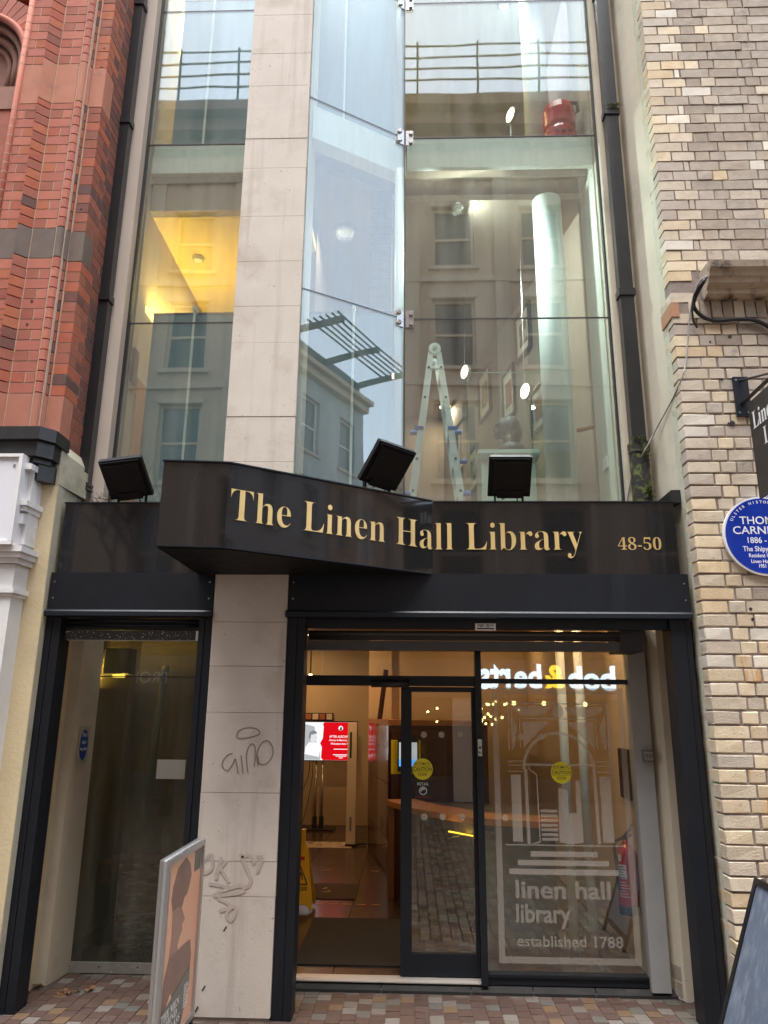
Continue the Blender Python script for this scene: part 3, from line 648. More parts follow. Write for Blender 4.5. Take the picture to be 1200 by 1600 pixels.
ys = new(); box(ys, -2.30, -2.285, .80, 1.3, 5.10, 5.16); obj('strip_light', ys, M_emit('ochre_strip_light', (1.0, .66, .12), 6), LB)
ys = new(); box(ys, -2.30, -2.27, .95, 2.4, 8.2, 8.6); obj('strip_light', ys, MATS.get('x') or bpy.data.materials['ochre_strip_light'], LB)
COVES = []
rl = new(); bmesh.ops.create_cone(rl, cap_ends=True, segments=24, radius1=.055, radius2=.06, depth=.03, matrix=Matrix.Translation((-2.058, 1.371, 6.005))); dl_ = obj('downlight', rl, steel, LB)
rl = new(); bmesh.ops.create_cone(rl, cap_ends=True, segments=24, radius1=.038, radius2=.038, depth=.01, matrix=Matrix.Translation((-2.058, 1.371, 5.986))); obj('lamp_face', rl, enamel_white, dl_)
def column(x, y, r, z0, z1):
    bm = new(); lathe(bm, [(r, 0), (r, z1 - z0)], (x, y, z0), 28); return obj('round_column', bm, column_w, LB, smooth=True)
column(1.262, .98, .128, 3.25, 6.30); column(1.245, 1.12, .120, 6.66, 9.0); column(-.082, .62, .043, 3.1, 6.36); column(-.082, .62, .043, 6.66, 9.2)
cl = new(); lathe(cl, [(.046, 0), (.046, .01)], (-.082, .62, 4.98), 20); obj('column_joint', cl, beam_w, LB)
for x, z0, z1 in ((-1.825, 3.2, 5.04), (-.467, 3.2, 5.04), (-1.88, 6.6, 8.9), (-.60, 6.6, 8.9)):
    bm = new(); tube(bm, [(x, .68, z0), (x, .68, z1)], .011, 8)
    if z1 < 6: vs = box(bm, x - .012, x + .012, .66, .78, z1 - .01, z1 + .03)
    for zz in (z0 + .9, z0 + 1.5): tube(bm, [(x, .68, zz), (x, .68, zz + .012)], .014, 8)
    obj('tension_rod', bm, column_w, LB)
sw = B('stone_wall', stone_refl, LB, -.34, -.155, .80, .95, 3.25, 6.30)  # added masonry imitating a building reflected in the angled pane
st = new()
for k in range(34):
    z = 3.26 + k * .089; o_ = .0 if k % 2 else .06
    for x0, x1 in ((-.34, -.27 + o_), (-.265 + o_, -.155)): box(st, x0, x1 - .004, .79, .8005, z, z + .082)
obj('stone_course', st, stone_refl, sw, bev=.004)
hr = new(); tube(hr, [(1.42, 1.03, 4.07), (1.56, 1.0, 4.09)], .020, 10); hrail = obj('handrail', hr, wood, LB, smooth=True)
sk2 = B('wall_socket', enamel_white, LB, 1.585, 1.5995, .78, .90, 3.66, 3.76, bev=.003)
# pictures hung along the picture wall
pd = Vector((-.2, .98, 0)).normalized(); pn = Vector((-pd.y, pd.x, 0))
nlab = ['small dark framed picture nearest the white column upstairs', 'tall framed picture to the left of the white upstairs column', 'framed picture with orange print above the bust', 'framed picture between the ladder and the bust', 'wide framed picture high beside the column', 'framed picture low behind the blue ladder knobs', 'framed picture partly hidden behind the ladder top']
for k, (t, zc, w, h) in enumerate(((.85, 5.45, .42, .62), (1.55, 5.85, .46, .56), (2.10, 5.35, .42, .62), (3.0, 5.75, .5, .66), (1.2, 4.80, .40, .5), (4.1, 5.45, .55, .75), (3.6, 4.9, .5, .6))):
    c = Vector((1.6, 1.10, zc)) + pd * t + pn * .012
    pt = thing('framed_picture', nlab[k], 'picture', c, group='pictures on the upstairs wall')
    mt = Matrix((pd, pn, Vector((0, 0, 1)))).transposed().to_4x4(); mt.translation = c
    bm = new(); fw = .03
    for q in ((-w / 2, w / 2, h / 2 - fw, h / 2), (-w / 2, w / 2, -h / 2, -h / 2 + fw), (-w / 2, -w / 2 + fw, -h / 2 + fw, h / 2 - fw), (w / 2 - fw, w / 2, -h / 2 + fw, h / 2 - fw)): box(bm, q[0], q[1], -.01, .03, q[2], q[3])
    xform(bm, bm.verts, mt); obj('picture_frame', bm, black_pl, pt)
    bm = new(); box(bm, -w / 2 + fw, w / 2 - fw, -.008, .005, -h / 2 + fw, h / 2 - fw); xform(bm, bm.verts, mt); obj('mount', bm, ivory, pt)
    bm = new(); box(bm, -w / 4, w / 4, .0051, .008, -h / 4, h / 4); xform(bm, bm.verts, mt); obj('print', bm, (terracotta if k in (2, 4) else sillstone), pt)
# upstairs lamps
for nm, c, g in (('round lit lamp glowing beside the ladder upstairs', (.60, 2.45, 5.30), 0), ('round lit lamp glowing above the dark bust', (1.10, 1.62, 4.70), 0), ('round lit lamp on the second floor by the red vacuum cleaner', (1.06, 1.55, 7.80), 0)):
    t = thing('wall_lamp', nm, 'lamp', c, group='round lamps behind the upper glass')
    d = Vector((-.90, -.43, 0)).normalized(); rot = d.to_track_quat('Z', 'Y').to_matrix().to_4x4(); rot.translation = c
    bm = new(); lathe(bm, [(.075, -.03), (.085, -.03), (.085, .004), (.075, .004)], (0, 0, 0), 24); xform(bm, bm.verts, rot); obj('lamp_rim', bm, steel, t)
    bm = new(); lathe(bm, [(.073, .004), (.06, .012)], (0, 0, 0), 24); xform(bm, bm.verts, rot); obj('lamp_face', bm, lampdisc_e, t)
    if c[2] > 6.6: B('lamp_stem', steel, t, c[0] - .008, c[0] + .008, c[1] + .02, c[1] + .04, 6.69, c[2])
    else:
        bm = new(); tube(bm, [(c[0], c[1] + .03, c[2] + .05), (c[0] + .02, c[1] + .05, 6.30)], .003, 6); obj('lamp_stem', bm, steel, t)
LAMP = .115
def area(parent, loc, size, energy, color, rot=(0, 0, 0)):
    l = bpy.data.lights.new('lamp_light', 'AREA'); l.shape = 'DISK'; l.size = size; l.energy = energy * LAMP; l.color = color
    o = bpy.data.objects.new('lamp_light', l); C.objects.link(o); o.parent = parent; o.location = Vector(loc) - BASE[parent.name]; o.rotation_euler = rot
def ceiling_lamp(loc, energy, color, label, m=lampwarm_e, r=.09, rot=(0, 0, 0)):
    t = thing('ceiling_lamp', label, 'lamp', loc, group='round ceiling lamps inside the library')
    bm = new(); lathe(bm, [(r, 0), (r + .012, -.004), (r + .012, -.022), (r, -.026)], loc, 24); obj('lamp_rim', bm, steel, t)
    bm = new(); lathe(bm, [(r - .004, -.0265), (r - .02, -.030)], loc, 24); obj('lamp_face', bm, m, t)
    area(t, (loc[0], loc[1], loc[2] - .05), r * 2, energy, color, rot)
def rect_area(loc, energy, sx, sy, colr=(1, .66, .12)):
    l = bpy.data.lights.new('cove_light', 'AREA'); l.shape = 'RECTANGLE'; l.size = sx; l.size_y = sy; l.energy = energy * LAMP; l.color = colr
    o = bpy.data.objects.new('cove_light', l); C.objects.link(o); o.parent = LB; o.location = Vector(loc) - BASE[LB.name]; o.rotation_euler = (0, R(165), 0)
rect_area((-2.2, 1.5, 5.15), 50, .08, 1.2); rect_area((-2.2, 1.7, 8.1), 110, .08, 1.4)
ceiling_lamp((-.62, 1.35, 6.298), 14, (1, .84, .62), 'round unlit looking ceiling lamp over the stair landing', enamel_white)
ceiling_lamp((.55, 5.7, 6.298), 26, (1, .84, .62), 'round ceiling lamp far back beyond the upstairs pictures')
ceiling_lamp((-.2, 4.6, 6.298), 34, (1, .84, .62), 'round ceiling lamp at the back of the upstairs room')
pl_ = B('light_panel', enamel_white, LB, .1, 1.5, .65, .76, 6.515, 6.534); rect_area((.8, .715, 6.50), 9, 1.4, .10, (.90, 1, .97)); LB.children[-1].rotation_euler = (R(4), 0, 0)  # added panel and fill light, hidden above the beam, brighten the column
ceiling_lamp((.45, 1.02, 6.298), 120, (.88, 1, .96), 'round daylight lamp tucked behind the bulkhead left of the tall white column', enamel_white, .05, (0, R(-28), 0))  # added unseen fill light for the white column
ceiling_lamp((1.0, 1.3, 8.99), 60, (.86, 1, .94), 'round daylight lamp over the red vacuum cleaner', enamel_white, .06)  # added fill light for the upper part of the white column
ceiling_lamp((-1.7, 1.9, 6.018), 30, (1, .70, .22), 'round ceiling lamp over the ochre landing')
ceiling_lamp((-1.2, 1.8, 8.99), 60, (1, .74, .3), 'round ceiling lamp over the second floor landing')

# ladder behind the upper glass
ld = thing('folding_ladder', 'aluminium folding ladder with blue knobs standing behind the upper glass', 'ladder', (.24, 1.0, 3.25))
def rail(x0, z0, x1, z1, y, w=.032):
    bm = new(); dx = x1 - x0
    a = [(x0 - w, z0), (x0 + w, z0), (x1 + w * .72, z1), (x1 - w * .72, z1)]
    slab(bm, a, y, y + .026); return obj('stile', bm, ladder_al, ld, bev=.003)
for y in (1.0, 1.30):
    rail(-.005, 3.25, .190, 4.80, y); rail(.465, 3.25, .258, 4.80, y)
    bm = new(); disc_y(bm, .224, 4.83, .052, y - .008, y + .034, 20); hj = obj('hinge_joint', bm, ladder_al, ld); bm = new(); disc_y(bm, .224, 4.83, .02, y - .016, y - .0085, 14); obj('hinge_pin', bm, steel, hj)
    for (x0, x1) in ((-.005, .190), (.465, .258)):
        for k in range(2): pass
rg = []
for k in range(5):
    z = 3.53 + k * .28; f_ = (z - 3.25) / 1.55
    for x0, x1 in ((-.005, .190), (.465, .258)):
        x = x0 + (x1 - x0) * f_; bm = new(); box(bm, x - .014, x + .014, 1.027, 1.299, z - .014, z + .014); obj('rung', bm, ladder_al, ld)
        bm = new(); box(bm, x - .010, x + .010, .9965, .9995, z - .010, z + .010); obj('rung_end', bm, dullblack, ld)
for x, z, s in ((.085, 4.04, -1), (.368, 4.04, 1), (.405, 3.78, 1), (.43, 3.50, 1), (.03, 3.50, -1)):
    bm = new(); tube(bm, [(x + s * .02, .985, z), (x + s * .075, .985, z)], .022, 10); obj('locking_knob', bm, plastic_blue, ld, bev=.004)
for x in (.085, .368):
    bm = new(); box(bm, x - .038, x + .038, .992, 1.03, 4.075, 4.10); obj('sleeve', bm, plastic_blue, ld)
bm = new(); box(bm, .372, .398, .9955, .9985, 3.84, 3.98); obj('rating_sticker', bm, enamel_white, ld)
# bust on a plinth in a glass case
pt = thing('display_plinth', 'pale display plinth carrying a dark bust behind the upper glass', 'plinth', (.865, 1.3, 3.25))
B('plinth_body', column_w, pt, .63, 1.10, 1.25, 1.70, 3.25, 3.90, bev=.004)
bm = new(); profile(bm, [(1.22, 3.90), (1.20, 3.93), (1.20, 3.965), (1.73, 3.965), (1.73, 3.90)], .60, 1.13); obj('plinth_cap', bm, column_w, pt)
bu = new()
def ell(c, s, rot=0):
    r = bmesh.ops.create_uvsphere(bu, u_segments=20, v_segments=14, radius=1); xform(bu, r['verts'], Matrix.Translation(c) @ Matrix.Rotation(rot, 4, 'Y') @ Matrix.Diagonal((*s, 1)))
cx, cyy = .885, 1.45
ell((cx - .01, cyy, 4.255), (.088, .070, .108)); ell((cx + .035, cyy, 4.27), (.095, .088, .108)); ell((cx + .075, cyy, 4.18), (.065, .08, .12), .3)
ell((cx - .075, cyy, 4.205), (.042, .045, .055)); ell((cx - .100, cyy, 4.245), (.020, .016, .026)); ell((cx - .098, cyy, 4.195), (.014, .024, .010)); ell((cx - .085, cyy, 4.165), (.022, .028, .022)); ell((cx - .085, cyy, 4.285), (.02, .045, .014))
ell((cx + .02, cyy, 4.12), (.055, .055, .10)); ell((cx + .045, cyy, 4.03), (.135, .15, .075)); ell((cx + .04, cyy, 3.985), (.10, .10, .03))
bust = obj('bust_statue', bu, bronze); tag(bust, 'dark bust in left profile inside the glass case', 'statue')
rm = bust.modifiers.new('merge', 'REMESH'); rm.mode = 'VOXEL'; rm.voxel_size = .008; rm.use_smooth_shade = True
sm = bust.modifiers.new('soften', 'SMOOTH'); sm.iterations = 4
gc = thing('glass_case', 'tall clear glass case enclosing the dark bust', 'display case', (.855, 1.3, 3.25))
for q in ((.515, 1.195, 1.10, 1.106), (.515, 1.195, 1.80, 1.806), (.515, .521, 1.1065, 1.7995), (1.189, 1.195, 1.1065, 1.7995)): B('case_pane', case_glass, gc, *q, 3.25, 4.64)
eg = new()
for x in (.516, 1.194): box(eg, x - .003, x + .003, 1.094, 1.0995, 3.25, 4.645)
box(eg, .513, 1.197, 1.094, 1.0995, 4.640, 4.646); obj('case_edge', eg, M('glass_edge_green', (.25, .42, .36), None, 4, .2), gc)
# red vacuum cleaner on the second floor
vc = thing('vacuum_cleaner', 'red drum vacuum cleaner on the second floor behind glass', 'vacuum cleaner', (1.385, .82, 6.69))
bm = new(); lathe(bm, [(.14, 0), (.150, .03), (.150, .13), (.135, .16)], (1.385, .82, 6.70), 24); [setattr(v.co, 'z', 6.70 + (v.co.z - 6.70) * 1.3) for v in bm.verts]; obj('drum', bm, red_gloss, vc, smooth=False, bev=.004)
bm = new(); lathe(bm, [(.12, .161), (.145, .19), (.150, .30), (.13, .36), (.07, .39)], (1.385, .82, 6.70), 24); [setattr(v.co, 'z', 6.70 + (v.co.z - 6.70) * 1.3) for v in bm.verts]; obj('motor_head', bm, red_gloss, vc)
bm = new(); tube(bm, [(1.51, .80, 7.05), (1.555, .78, 7.12), (1.545, .77, 7.19), (1.46, .77, 7.2)], .018, 8); obj('hose', bm, black_pl, vc)
bm = new(); [tube(bm, [(x, .76, 6.735), (x + .02, .76, 6.735)], .035, 12) for x in (1.225, 1.525)]; obj('wheel', bm, black_pl, vc)
for k in range(3): B('tool_clip', black_pl, vc, 1.31 + k * .06, 1.34 + k * .06, .658, .667, 6.79, 6.81)

# ---------------------------------------------------------------- floodlights, pipes and cable on the front
lampblack = M('lamp_black', (.003, .003, .003), None, 5, .6, spec=.25)
def floodlight(label, base, yaw, tilt, w=.30, h=.30, shear=0):
    t = thing('floodlight', label, 'floodlight', base, group='black floodlights along the name fascia')
    mt = Matrix.Translation(base) @ Matrix.Rotation(yaw, 4, 'Z')
    hd = mt @ Matrix.Translation((0, 0, .055)) @ Matrix.Rotation(tilt, 4, 'X') @ Matrix.Rotation(shear, 4, 'Y')
    bm = new(); box(bm, -w / 2, w / 2, -.012, .022, 0, h); bevel(bm, .004); box(bm, -w / 2 + .03, w / 2 - .03, -.035, -.0125, .03, h * .90); xform(bm, bm.verts, hd); obj('lamp_body', bm, lampblack, t)
    bm = new()
    for k in range(26): x = -w / 2 + .018 + k * (w - .036) / 25; box(bm, x - .0022, x + .0022, -.030, -.0125, h * .90 + .002, h - .006)
    xform(bm, bm.verts, hd); obj('cooling_fins', bm, lampblack, t)
    bm = new(); box(bm, -w / 2 + .012, w / 2 - .012, .0225, .026, .012, h - .012); xform(bm, bm.verts, hd); obj('lens', bm, op_dark, t)
    bm = new(); box(bm, -w / 2 + .01, w / 2 - .01, -.014, .024, h + .0005, h + .004); xform(bm, bm.verts, hd); obj('top_edge', bm, darkgrey, t)
    bm = new(); box(bm, -.085, .085, -.045, -.002, .0, .055); xform(bm, bm.verts, hd); obj('driver_box', bm, lampblack, t)
    bm = new(); [box(bm, s * .095 - .006, s * .095 + .006, -.015, .015, .0, .075) for s in (-1, 1)]; box(bm, -.095, .095, -.015, .015, .0, .006); xform(bm, bm.verts, mt); obj('bracket', bm, lampblack, t)
    bm = new(); tube(bm, [(-.03, -.02, .07), (-.05, -.03, .02), (0, -.03, .045), (.05, -.03, .05), (.06, 0, .01)], .005, 6); xform(bm, bm.verts, mt); obj('flex', bm, black_pl, t)
floodlight('black floodlight beside the left drainpipe, tilted sharply sideways', (-1.95, .04, 3.145), R(4), R(46), .30, .30, R(-9))
floodlight('black floodlight on the slanting front, in front of the ladder', (-.215, -.215, 3.152), R(34), R(44), .30, .30, R(6))
floodlight('black floodlight under the glass case, squarely facing the front', (.690, .04, 3.150), R(-2), R(40), .29, .29, R(1))

def drainpipe(x, y, w, d, label, mossy):
    t = thing('drainpipe', label, 'drainpipe', (x, y, 3.14), group='black square drainpipes beside the glass front')
    secs = [(3.15, 4.97), (4.98, 6.68), (6.69, 7.97), (7.98, 9.2)]
    for z0, z1 in secs:
        lo = 3.62 if (mossy and z0 < 3.2) else z0
        B('pipe_length', pipe_black, t, x - w / 2, x + w / 2, y - d, y, lo, z1, bev=.006)
        if z0 > 3.2: B('pipe_collar', pipe_black, t, x - w / 2 - .012, x + w / 2 + .012, y - d - .012, y + .0, z0 - .065, z0 - .006, bev=.004)
    return t
pl = drainpipe(-2.462, .385, .105, .085, 'black square drainpipe between red brickwork and the glass front', False)
for z in (3.33, 3.36): B('pipe_collar', pipe_black, pl, -2.53, -2.395, .28, .385, z, z + .022, bev=.004)
pr_ = drainpipe(1.705, .385, .105, .085, 'black square drainpipe beside buff brickwork with a mossy foot', True)
B('pipe_collar', mossy_pipe, pr_, 1.638, 1.772, .285, .386, 3.62, 3.70, bev=.008); B('pipe_length', mossy_pipe, pr_, 1.645, 1.765, .293, .385, 3.20, 3.62, bev=.008); B('pipe_collar', mossy_pipe, pr_, 1.63, 1.78, .28, .386, 3.15, 3.20, bev=.006)
ms = new()
def tuft(bm, c, s, n, r=rng):
    for _ in range(n):
        p = Vector(c) + Vector((r.gauss(0, s[0]), r.gauss(0, s[1]), r.gauss(0, s[2]))); a = r.uniform(0, 6.28); l = r.uniform(.008, .02)
        d = Vector((math.cos(a) * .5, math.sin(a) * .5, r.uniform(.1, 1))).normalized() * l; w = Vector((-math.sin(a), math.cos(a), 0)) * .0035
        vs = [bm.verts.new(p - w), bm.verts.new(p + w), bm.verts.new(p + d)]; bm.faces.new(vs)
tuft(ms, (1.745, .285, 3.30), (.015, .008, .035), 260); tuft(ms, (1.74, .28, 3.60), (.02, .01, .05), 160); tuft(ms, (1.70, .278, 3.71), (.03, .01, .008), 120); tuft(ms, (1.72, .275, 6.69), (.03, .01, .006), 160)
mo = obj('moss', ms, moss, kind='stuff')
tw = new(); r2 = random.Random(3)
for _ in range(150):
    p = Vector((-2.30 + r2.gauss(0, .06), .30 + r2.gauss(0, .03), 3.16 + abs(r2.gauss(0, .05)))); d = Vector((r2.uniform(-1, 1), r2.uniform(-1, 1), r2.uniform(-.2, .6))).normalized() * r2.uniform(.03, .09)
    tube(tw, [p, p + d], .0016, 4)
nest = obj('twig_clump', tw, bark); tag(nest, 'loose clump of dry twigs at the foot of the left drainpipe', 'twigs')
B('flashing', soot, LB, 1.80, 1.862, .02, .38, 3.15, 3.24)

cb = thing('loose_cable', 'thin white cable hanging across the drainpipe from the stone sill', 'cable', (2.06, -.2, 4.7))
pts = [(2.075, -.30, 4.70), (2.02, -.26, 4.66), (1.975, -.2, 4.5), (1.95, -.17, 4.3), (1.915, -.165, 4.1), (1.87, -.165, 3.97), (1.855, .05, 3.88), (1.80, .24, 3.75), (1.73, .27, 3.62), (1.66, .36, 3.50), (1.628, .39, 3.37), (1.600, .39, 3.26), (1.592, .38, 3.16)]
bm = new(); tube(bm, smooth_pts(pts), .0055, 6); obj('white_core', bm, M('grey_cable', (.30, .29, .28), None, 4, .5), cb, smooth=True)
bm = new(); tube(bm, smooth_pts([(2.07, -.30, 4.69), (2.0, -.24, 4.6), (1.985, -.2, 4.48), (1.995, -.18, 4.42), (2.02, -.17, 4.37)]), .008, 6); obj('cable_tail', bm, black_pl, cb, smooth=True)
bc = new(); tube(bc, smooth_pts([(2.06, -.29, 4.68), (2.0, -.2, 4.55), (2.05, -.18, 4.46), (2.15, -.175, 4.42), (2.30, -.175, 4.43), (2.42, -.175, 4.42), (2.52, -.175, 4.36), (2.60, -.175, 4.25), (2.8, -.175, 4.2), (3.4, -.175, 4.2)]), .014, 8)
o = obj('black_cable', bc, black_pl, smooth=True); tag(o, 'thick black cable looping under the stone window sill', 'cable')

# ---------------------------------------------------------------- right neighbour: buff brick building
RB = thing('buff_brick_building', 'buff and grey brick building with a stone sill at the right', 'building', (2.3, 0, 0))
RX, RY, CO = 1.865, -.15, .085
wall = new(); box(wall, RX + .007, 6.5, RY + .0065, 6.0, -.05, 11.0); wall_o = obj('wall_face', wall, mortar_d, RB)
CACHE = {}
def brick_mesh(w, d, h, m, var):
    key = (round(w, 3), round(d, 3), h, m.name, var)
    if key not in CACHE:
        rr = random.Random(hash((round(w * 1000), round(d * 1000), var)) & 0xffff)
        bm = new(); box(bm, 0, w, 0, d, 0, h)
        bmesh.ops.bevel(bm, geom=[e for e in bm.edges], offset=.0045, segments=1, affect='EDGES')
        for v in bm.verts: v.co += Vector((rr.gauss(0, .0016), rr.gauss(0, .0012), rr.gauss(0, .0016)))
        me = mesh_of(bm, 'brick'); me.materials.append(m); CACHE[key] = me
    return CACHE[key]
bricks = []
def put(x, y, z, w, d, h, m): bricks.append((x, y, z, w, d, h, m))
J = .011; r3 = random.Random(11)
row0 = (2.545 % CO)
palegrey = M('pale_grey_brick', (.5, .45, .38), (.84, .82, .8), 14, .88, bump=.5, bscale=100, ramp=[(.56, .48, .38), (.52, .46, .38), (.60, .52, .41), (.49, .42, .35), (.58, .48, .36)], stain=((.28, .24, .20), 9, .62, .78))
def tone(x, z, quoin):
    t = r3.random()
    if z < 3.0:
        lim = 2.12 + (.5 if z < 2.3 else .05)
        if x < lim:
            if 1.96 < x + .05 < 2.16 and z < 2.35 and r3.random() < .35: return rustyb
            return buff if t < .85 else (whiteb if t < .93 else palegrey)
        return buff if t < .35 else (palegrey if t < .75 else greyb)
    if quoin: return buff if t < .46 else (whiteb if t < .60 else palegrey)
    if z < 4.5: return palegrey if t < .62 else (buff if t < .75 else greyb)
    return greyb if t < .72 else (palegrey if t < .93 else (buff if t < .97 else whiteb))
nrow = 0
for k in range(0, 100):
    z = row0 - CO + k * CO
    if z < -.05 or z > 8.3: continue
    h = CO - J; A = k % 2 == 0
    def skip(x0, x1):
        zc = z + h / 2
        return (4.46 < zc < 4.60 and x1 > 1.95) or (4.53 < zc < 4.81 and x1 > 2.07)
    x = RX
    if A: seq = [(.102, .205, 1), (.168, .05, 1), (.102, .05, 0)]
    else: seq = [(.190, .105, 1), (.034 if z > 4.9 else .10, .05, 1), (.215, .05, 0)]
    if z < 4.9 and A: seq = [(.160, .205, 1), (.10, .05, 1), (.165, .05, 0)]
    if z < 4.9 and not A: seq = [(.205, .105, 1), (.10, .05, 1), (.10, .05, 0)]
    alt = 0; i = 0
    while x < 3.3:
        if i < len(seq): w, d, q = seq[i]
        else: w, d, q = ((.102, .05, 0) if (alt % 2 == (0 if A else 1)) else (.214, .05, 0)); alt += 1
        w2 = w * r3.uniform(.97, 1.03)
        if not skip(x, x + w2): put(x, RY + r3.uniform(-.003, .003), z, w2, d, h, tone(x, z, q))
        x += w2 + J; i += 1
        if i == 3: nrow += 1
bricks.append((1.9955, RY - .001, row0 - CO + 33 * CO, .001, .04, .07, greyb)) if False else None
big = sorted(bricks, key=lambda b_: (b_[0] > 2.85, abs(b_[2] - 2.2)))
for b_ in big[:299]:
    x, y, z, w, d, h, m = b_
    w = round(w, 2) if w > .05 else w
    o = bpy.data.objects.new('brick', brick_mesh(w, d, round(h, 3), m, r3.randrange(5))); C.objects.link(o); o.parent = wall_o
    o.location = Vector((x, y, z)) - BASE[RB.name]; BASE[o.name] = BASE[RB.name]; o.rotation_euler = (0, 0, r3.uniform(-.008, .008))
grp = {}
for b_ in big[299:]: grp.setdefault(b_[6].name, []).append(b_)
for mn, lst in grp.items():
    bm = new()
    for x, y, z, w, d, h, m in lst:
        vs = box(bm, x, x + w, y, y + d, z, z + h)
        for v in vs: v.co += Vector((r3.gauss(0, .0015), r3.gauss(0, .001), r3.gauss(0, .0015)))
    obj('brick', bm, lst[0][6], wall_o, bev=.004, kind='stuff')
# soldier course and stone window sill
for k in range(16):
    x = 1.985 + k * .078
    if x > 2.9: break
    bm = new(); box(bm, x, x + .066, RY - .006 - (k % 3) * .003, RY + .06, 4.455, 4.585); obj('soldier_brick', bm, greyb if k % 4 else buff, wall_o, bev=.006)
put_b = new(); box(put_b, RX - .010, RX + .045, RY - .010, RY + .2, 4.465, 4.575); obj('corner_brick', put_b, M('orange_corner_brick', (.42, .20, .10), (.36, .20, .13), 14, .85, bump=.4), wall_o, bev=.008)
sb = new(); profile(sb, [(RY + .05, 4.585), (RY - .05, 4.585), (RY - .085, 4.60), (RY - .085, 4.635), (RY - .13, 4.66), (RY - .135, 4.69), (RY - .155, 4.70), (RY - .16, 4.73), (RY - .19, 4.745), (RY - .20, 4.79), (RY - .17, 4.805), (RY + .05, 4.82)], 2.085, 3.6); obj('window_sill', sb, sillstone, RB, bev=.003)
hole = new()
for (x, z, r) in ((2.155, 3.985, .008), (2.245, 4.31, .012), (2.165, 2.40, .010), (2.170, 2.335, .010), (2.105, 4.27, .007), (2.19, 3.66, .018), (2.165, 3.66, .007)): disc_y(hole, x, z, r, RY - .0055, RY - .001, 10)
obj('drill_hole', hole, dullblack, wall_o, kind='stuff')
# blue plaque
pq = thing('blue_plaque', 'round blue history plaque with white lettering on the brick wall', 'plaque', (2.300, RY - .02, 2.872))
px, pz, prd = 2.300, 2.872, .262
bm = new(); disc_y(bm, px, pz, prd, RY - .026, RY - .004, 64); obj('plaque_rim', bm, enamel_white, pq, bev=.004)
bm = new(); disc_y(bm, px, pz, prd - .012, RY - .029, RY - .0265, 64); obj('plaque_face', bm, plaque_blue, pq, bev=.002)
ty = RY - .0292
for s, z, w, h in (('THOMAS', 2.948, .300, .052), ('CARNDUFF', 2.882, .400, .052), ('1886 - 1956', 2.822, .235, .040), ('The Shipyard Poet', 2.765, .300, .045), ('Resident Caretaker', 2.728, .235, .026), ('Linen Hall Library', 2.692, .215, .030), ('1951 - 1954', 2.660, .125, .024)):
    text_obj('plaque_lettering', s, enamel_white, pq, (px, ty, z - (.008 if 'y' in s else 0)), FX, FZ, width=w, height=h, align='CENTER', depth=.0006, off=.008)
ring = 'ULSTER HISTORY CIRCLE'; 
for i, ch in enumerate(ring):
    if ch == ' ': continue
    a = R(90 + 62 - 124 * i / (len(ring) - 1)); rr_ = prd - .045
    X = Vector((math.sin(a), 0, -math.cos(a))); Yd = Vector((math.cos(a), 0, math.sin(a)))
    o_ = Vector((px + rr_ * math.cos(a), ty, pz + rr_ * math.sin(a)))
    text_obj('rim_letter', ch, enamel_white, pq, tuple(o_), X, Yd, height=.019, size=.026, align='CENTER', depth=.0005, off=.0004)
# hanging sign
hsn = thing('hanging_sign', 'black hanging sign with white serif lettering on an iron bracket', 'sign', (2.27, RY, 3.7))
bm = new(); box(bm, 2.222, 2.322, RY - .020, RY - .004, 3.705, 3.995); obj('wall_plate', bm, darkgrey, hsn, bev=.003)
bm = new(); tube(bm, [(2.27, RY - .02, 3.80), (2.27, RY - .95, 3.80)], .017, 4); obj('bracket_arm', bm, soot, hsn)
bm = new(); tube(bm, [(2.27, RY - .02, 3.965), (2.27, RY - .45, 3.82)], .008, 6); obj('bracket_stay', bm, soot, hsn)
bm = new(); box(bm, 2.262, 2.278, RY - .92, RY - .10, 3.10, 3.76); obj('sign_board', bm, soot, hsn, bev=.003)
bm = new(); [disc_y(bm, x, z, .008, RY - .024, RY - .0205, 8) for x in (2.24, 2.30) for z in (3.73, 3.97)]; obj('bolt', bm, steel, hsn)
for s, z, y0, w in (('Linen Hall', 3.56, RY - .14, .60), ('Library', 3.38, RY - .26, .42)):
    text_obj('sign_lettering', serif(s), enamel_white, hsn, (2.2612, y0, z), (0, -1, 0), FZ, width=w, height=.12 if s[0] == 'L' and 'H' in s else .15, depth=.0008, off=-.006)
o = text_obj('sign_lettering', serif('Est 1788'), gold_d, hsn, (2.2612, RY - .34, 3.24), (0, -1, 0), FZ, width=.22, height=.05, depth=.0006)
bpy.data.objects.remove(o)

# ---------------------------------------------------------------- left neighbour: red brick building over a shopfront
NB = thing('red_brick_building', 'ornate red brick building with stone bands above a cream and white shopfront', 'building', (-3.0, 0, 0))
core = new(); box(core, -7.0, -3.19, .11, 6.0, 3.3, 11.0); box(core, -3.189, -2.50, .03, 6.0, 3.3, 11.0); box(core, -3.18, -2.62, -.0965, .029, 3.55, 11.0); box(core, -2.61, -2.4915, -.0485, .37, 3.45, 9.2)
rwall = obj('wall_face', core, mortar_l, NB)
r4 = random.Random(5); RC = .0845
bands = ((3.55, 3.93, redstone), (5.035, 5.295, brownstone), (6.455, 6.845, terracotta))
def inband(z0, z1): return any(z1 > a + .004 and z0 < b_ - .004 for a, b_, _ in bands)
rb = []
def addp(pts, z0, z1, m): rb.append(('p', pts, z0, z1, m))
GX = -2.690
def vsec(x0, x1, y): xm = (x0 + x1) / 2; return [(x0, y), (x0 + .030, y - .070), (x1, y), (x1, y + .03), (x0, y + .03)]
zr = []
z = 3.93
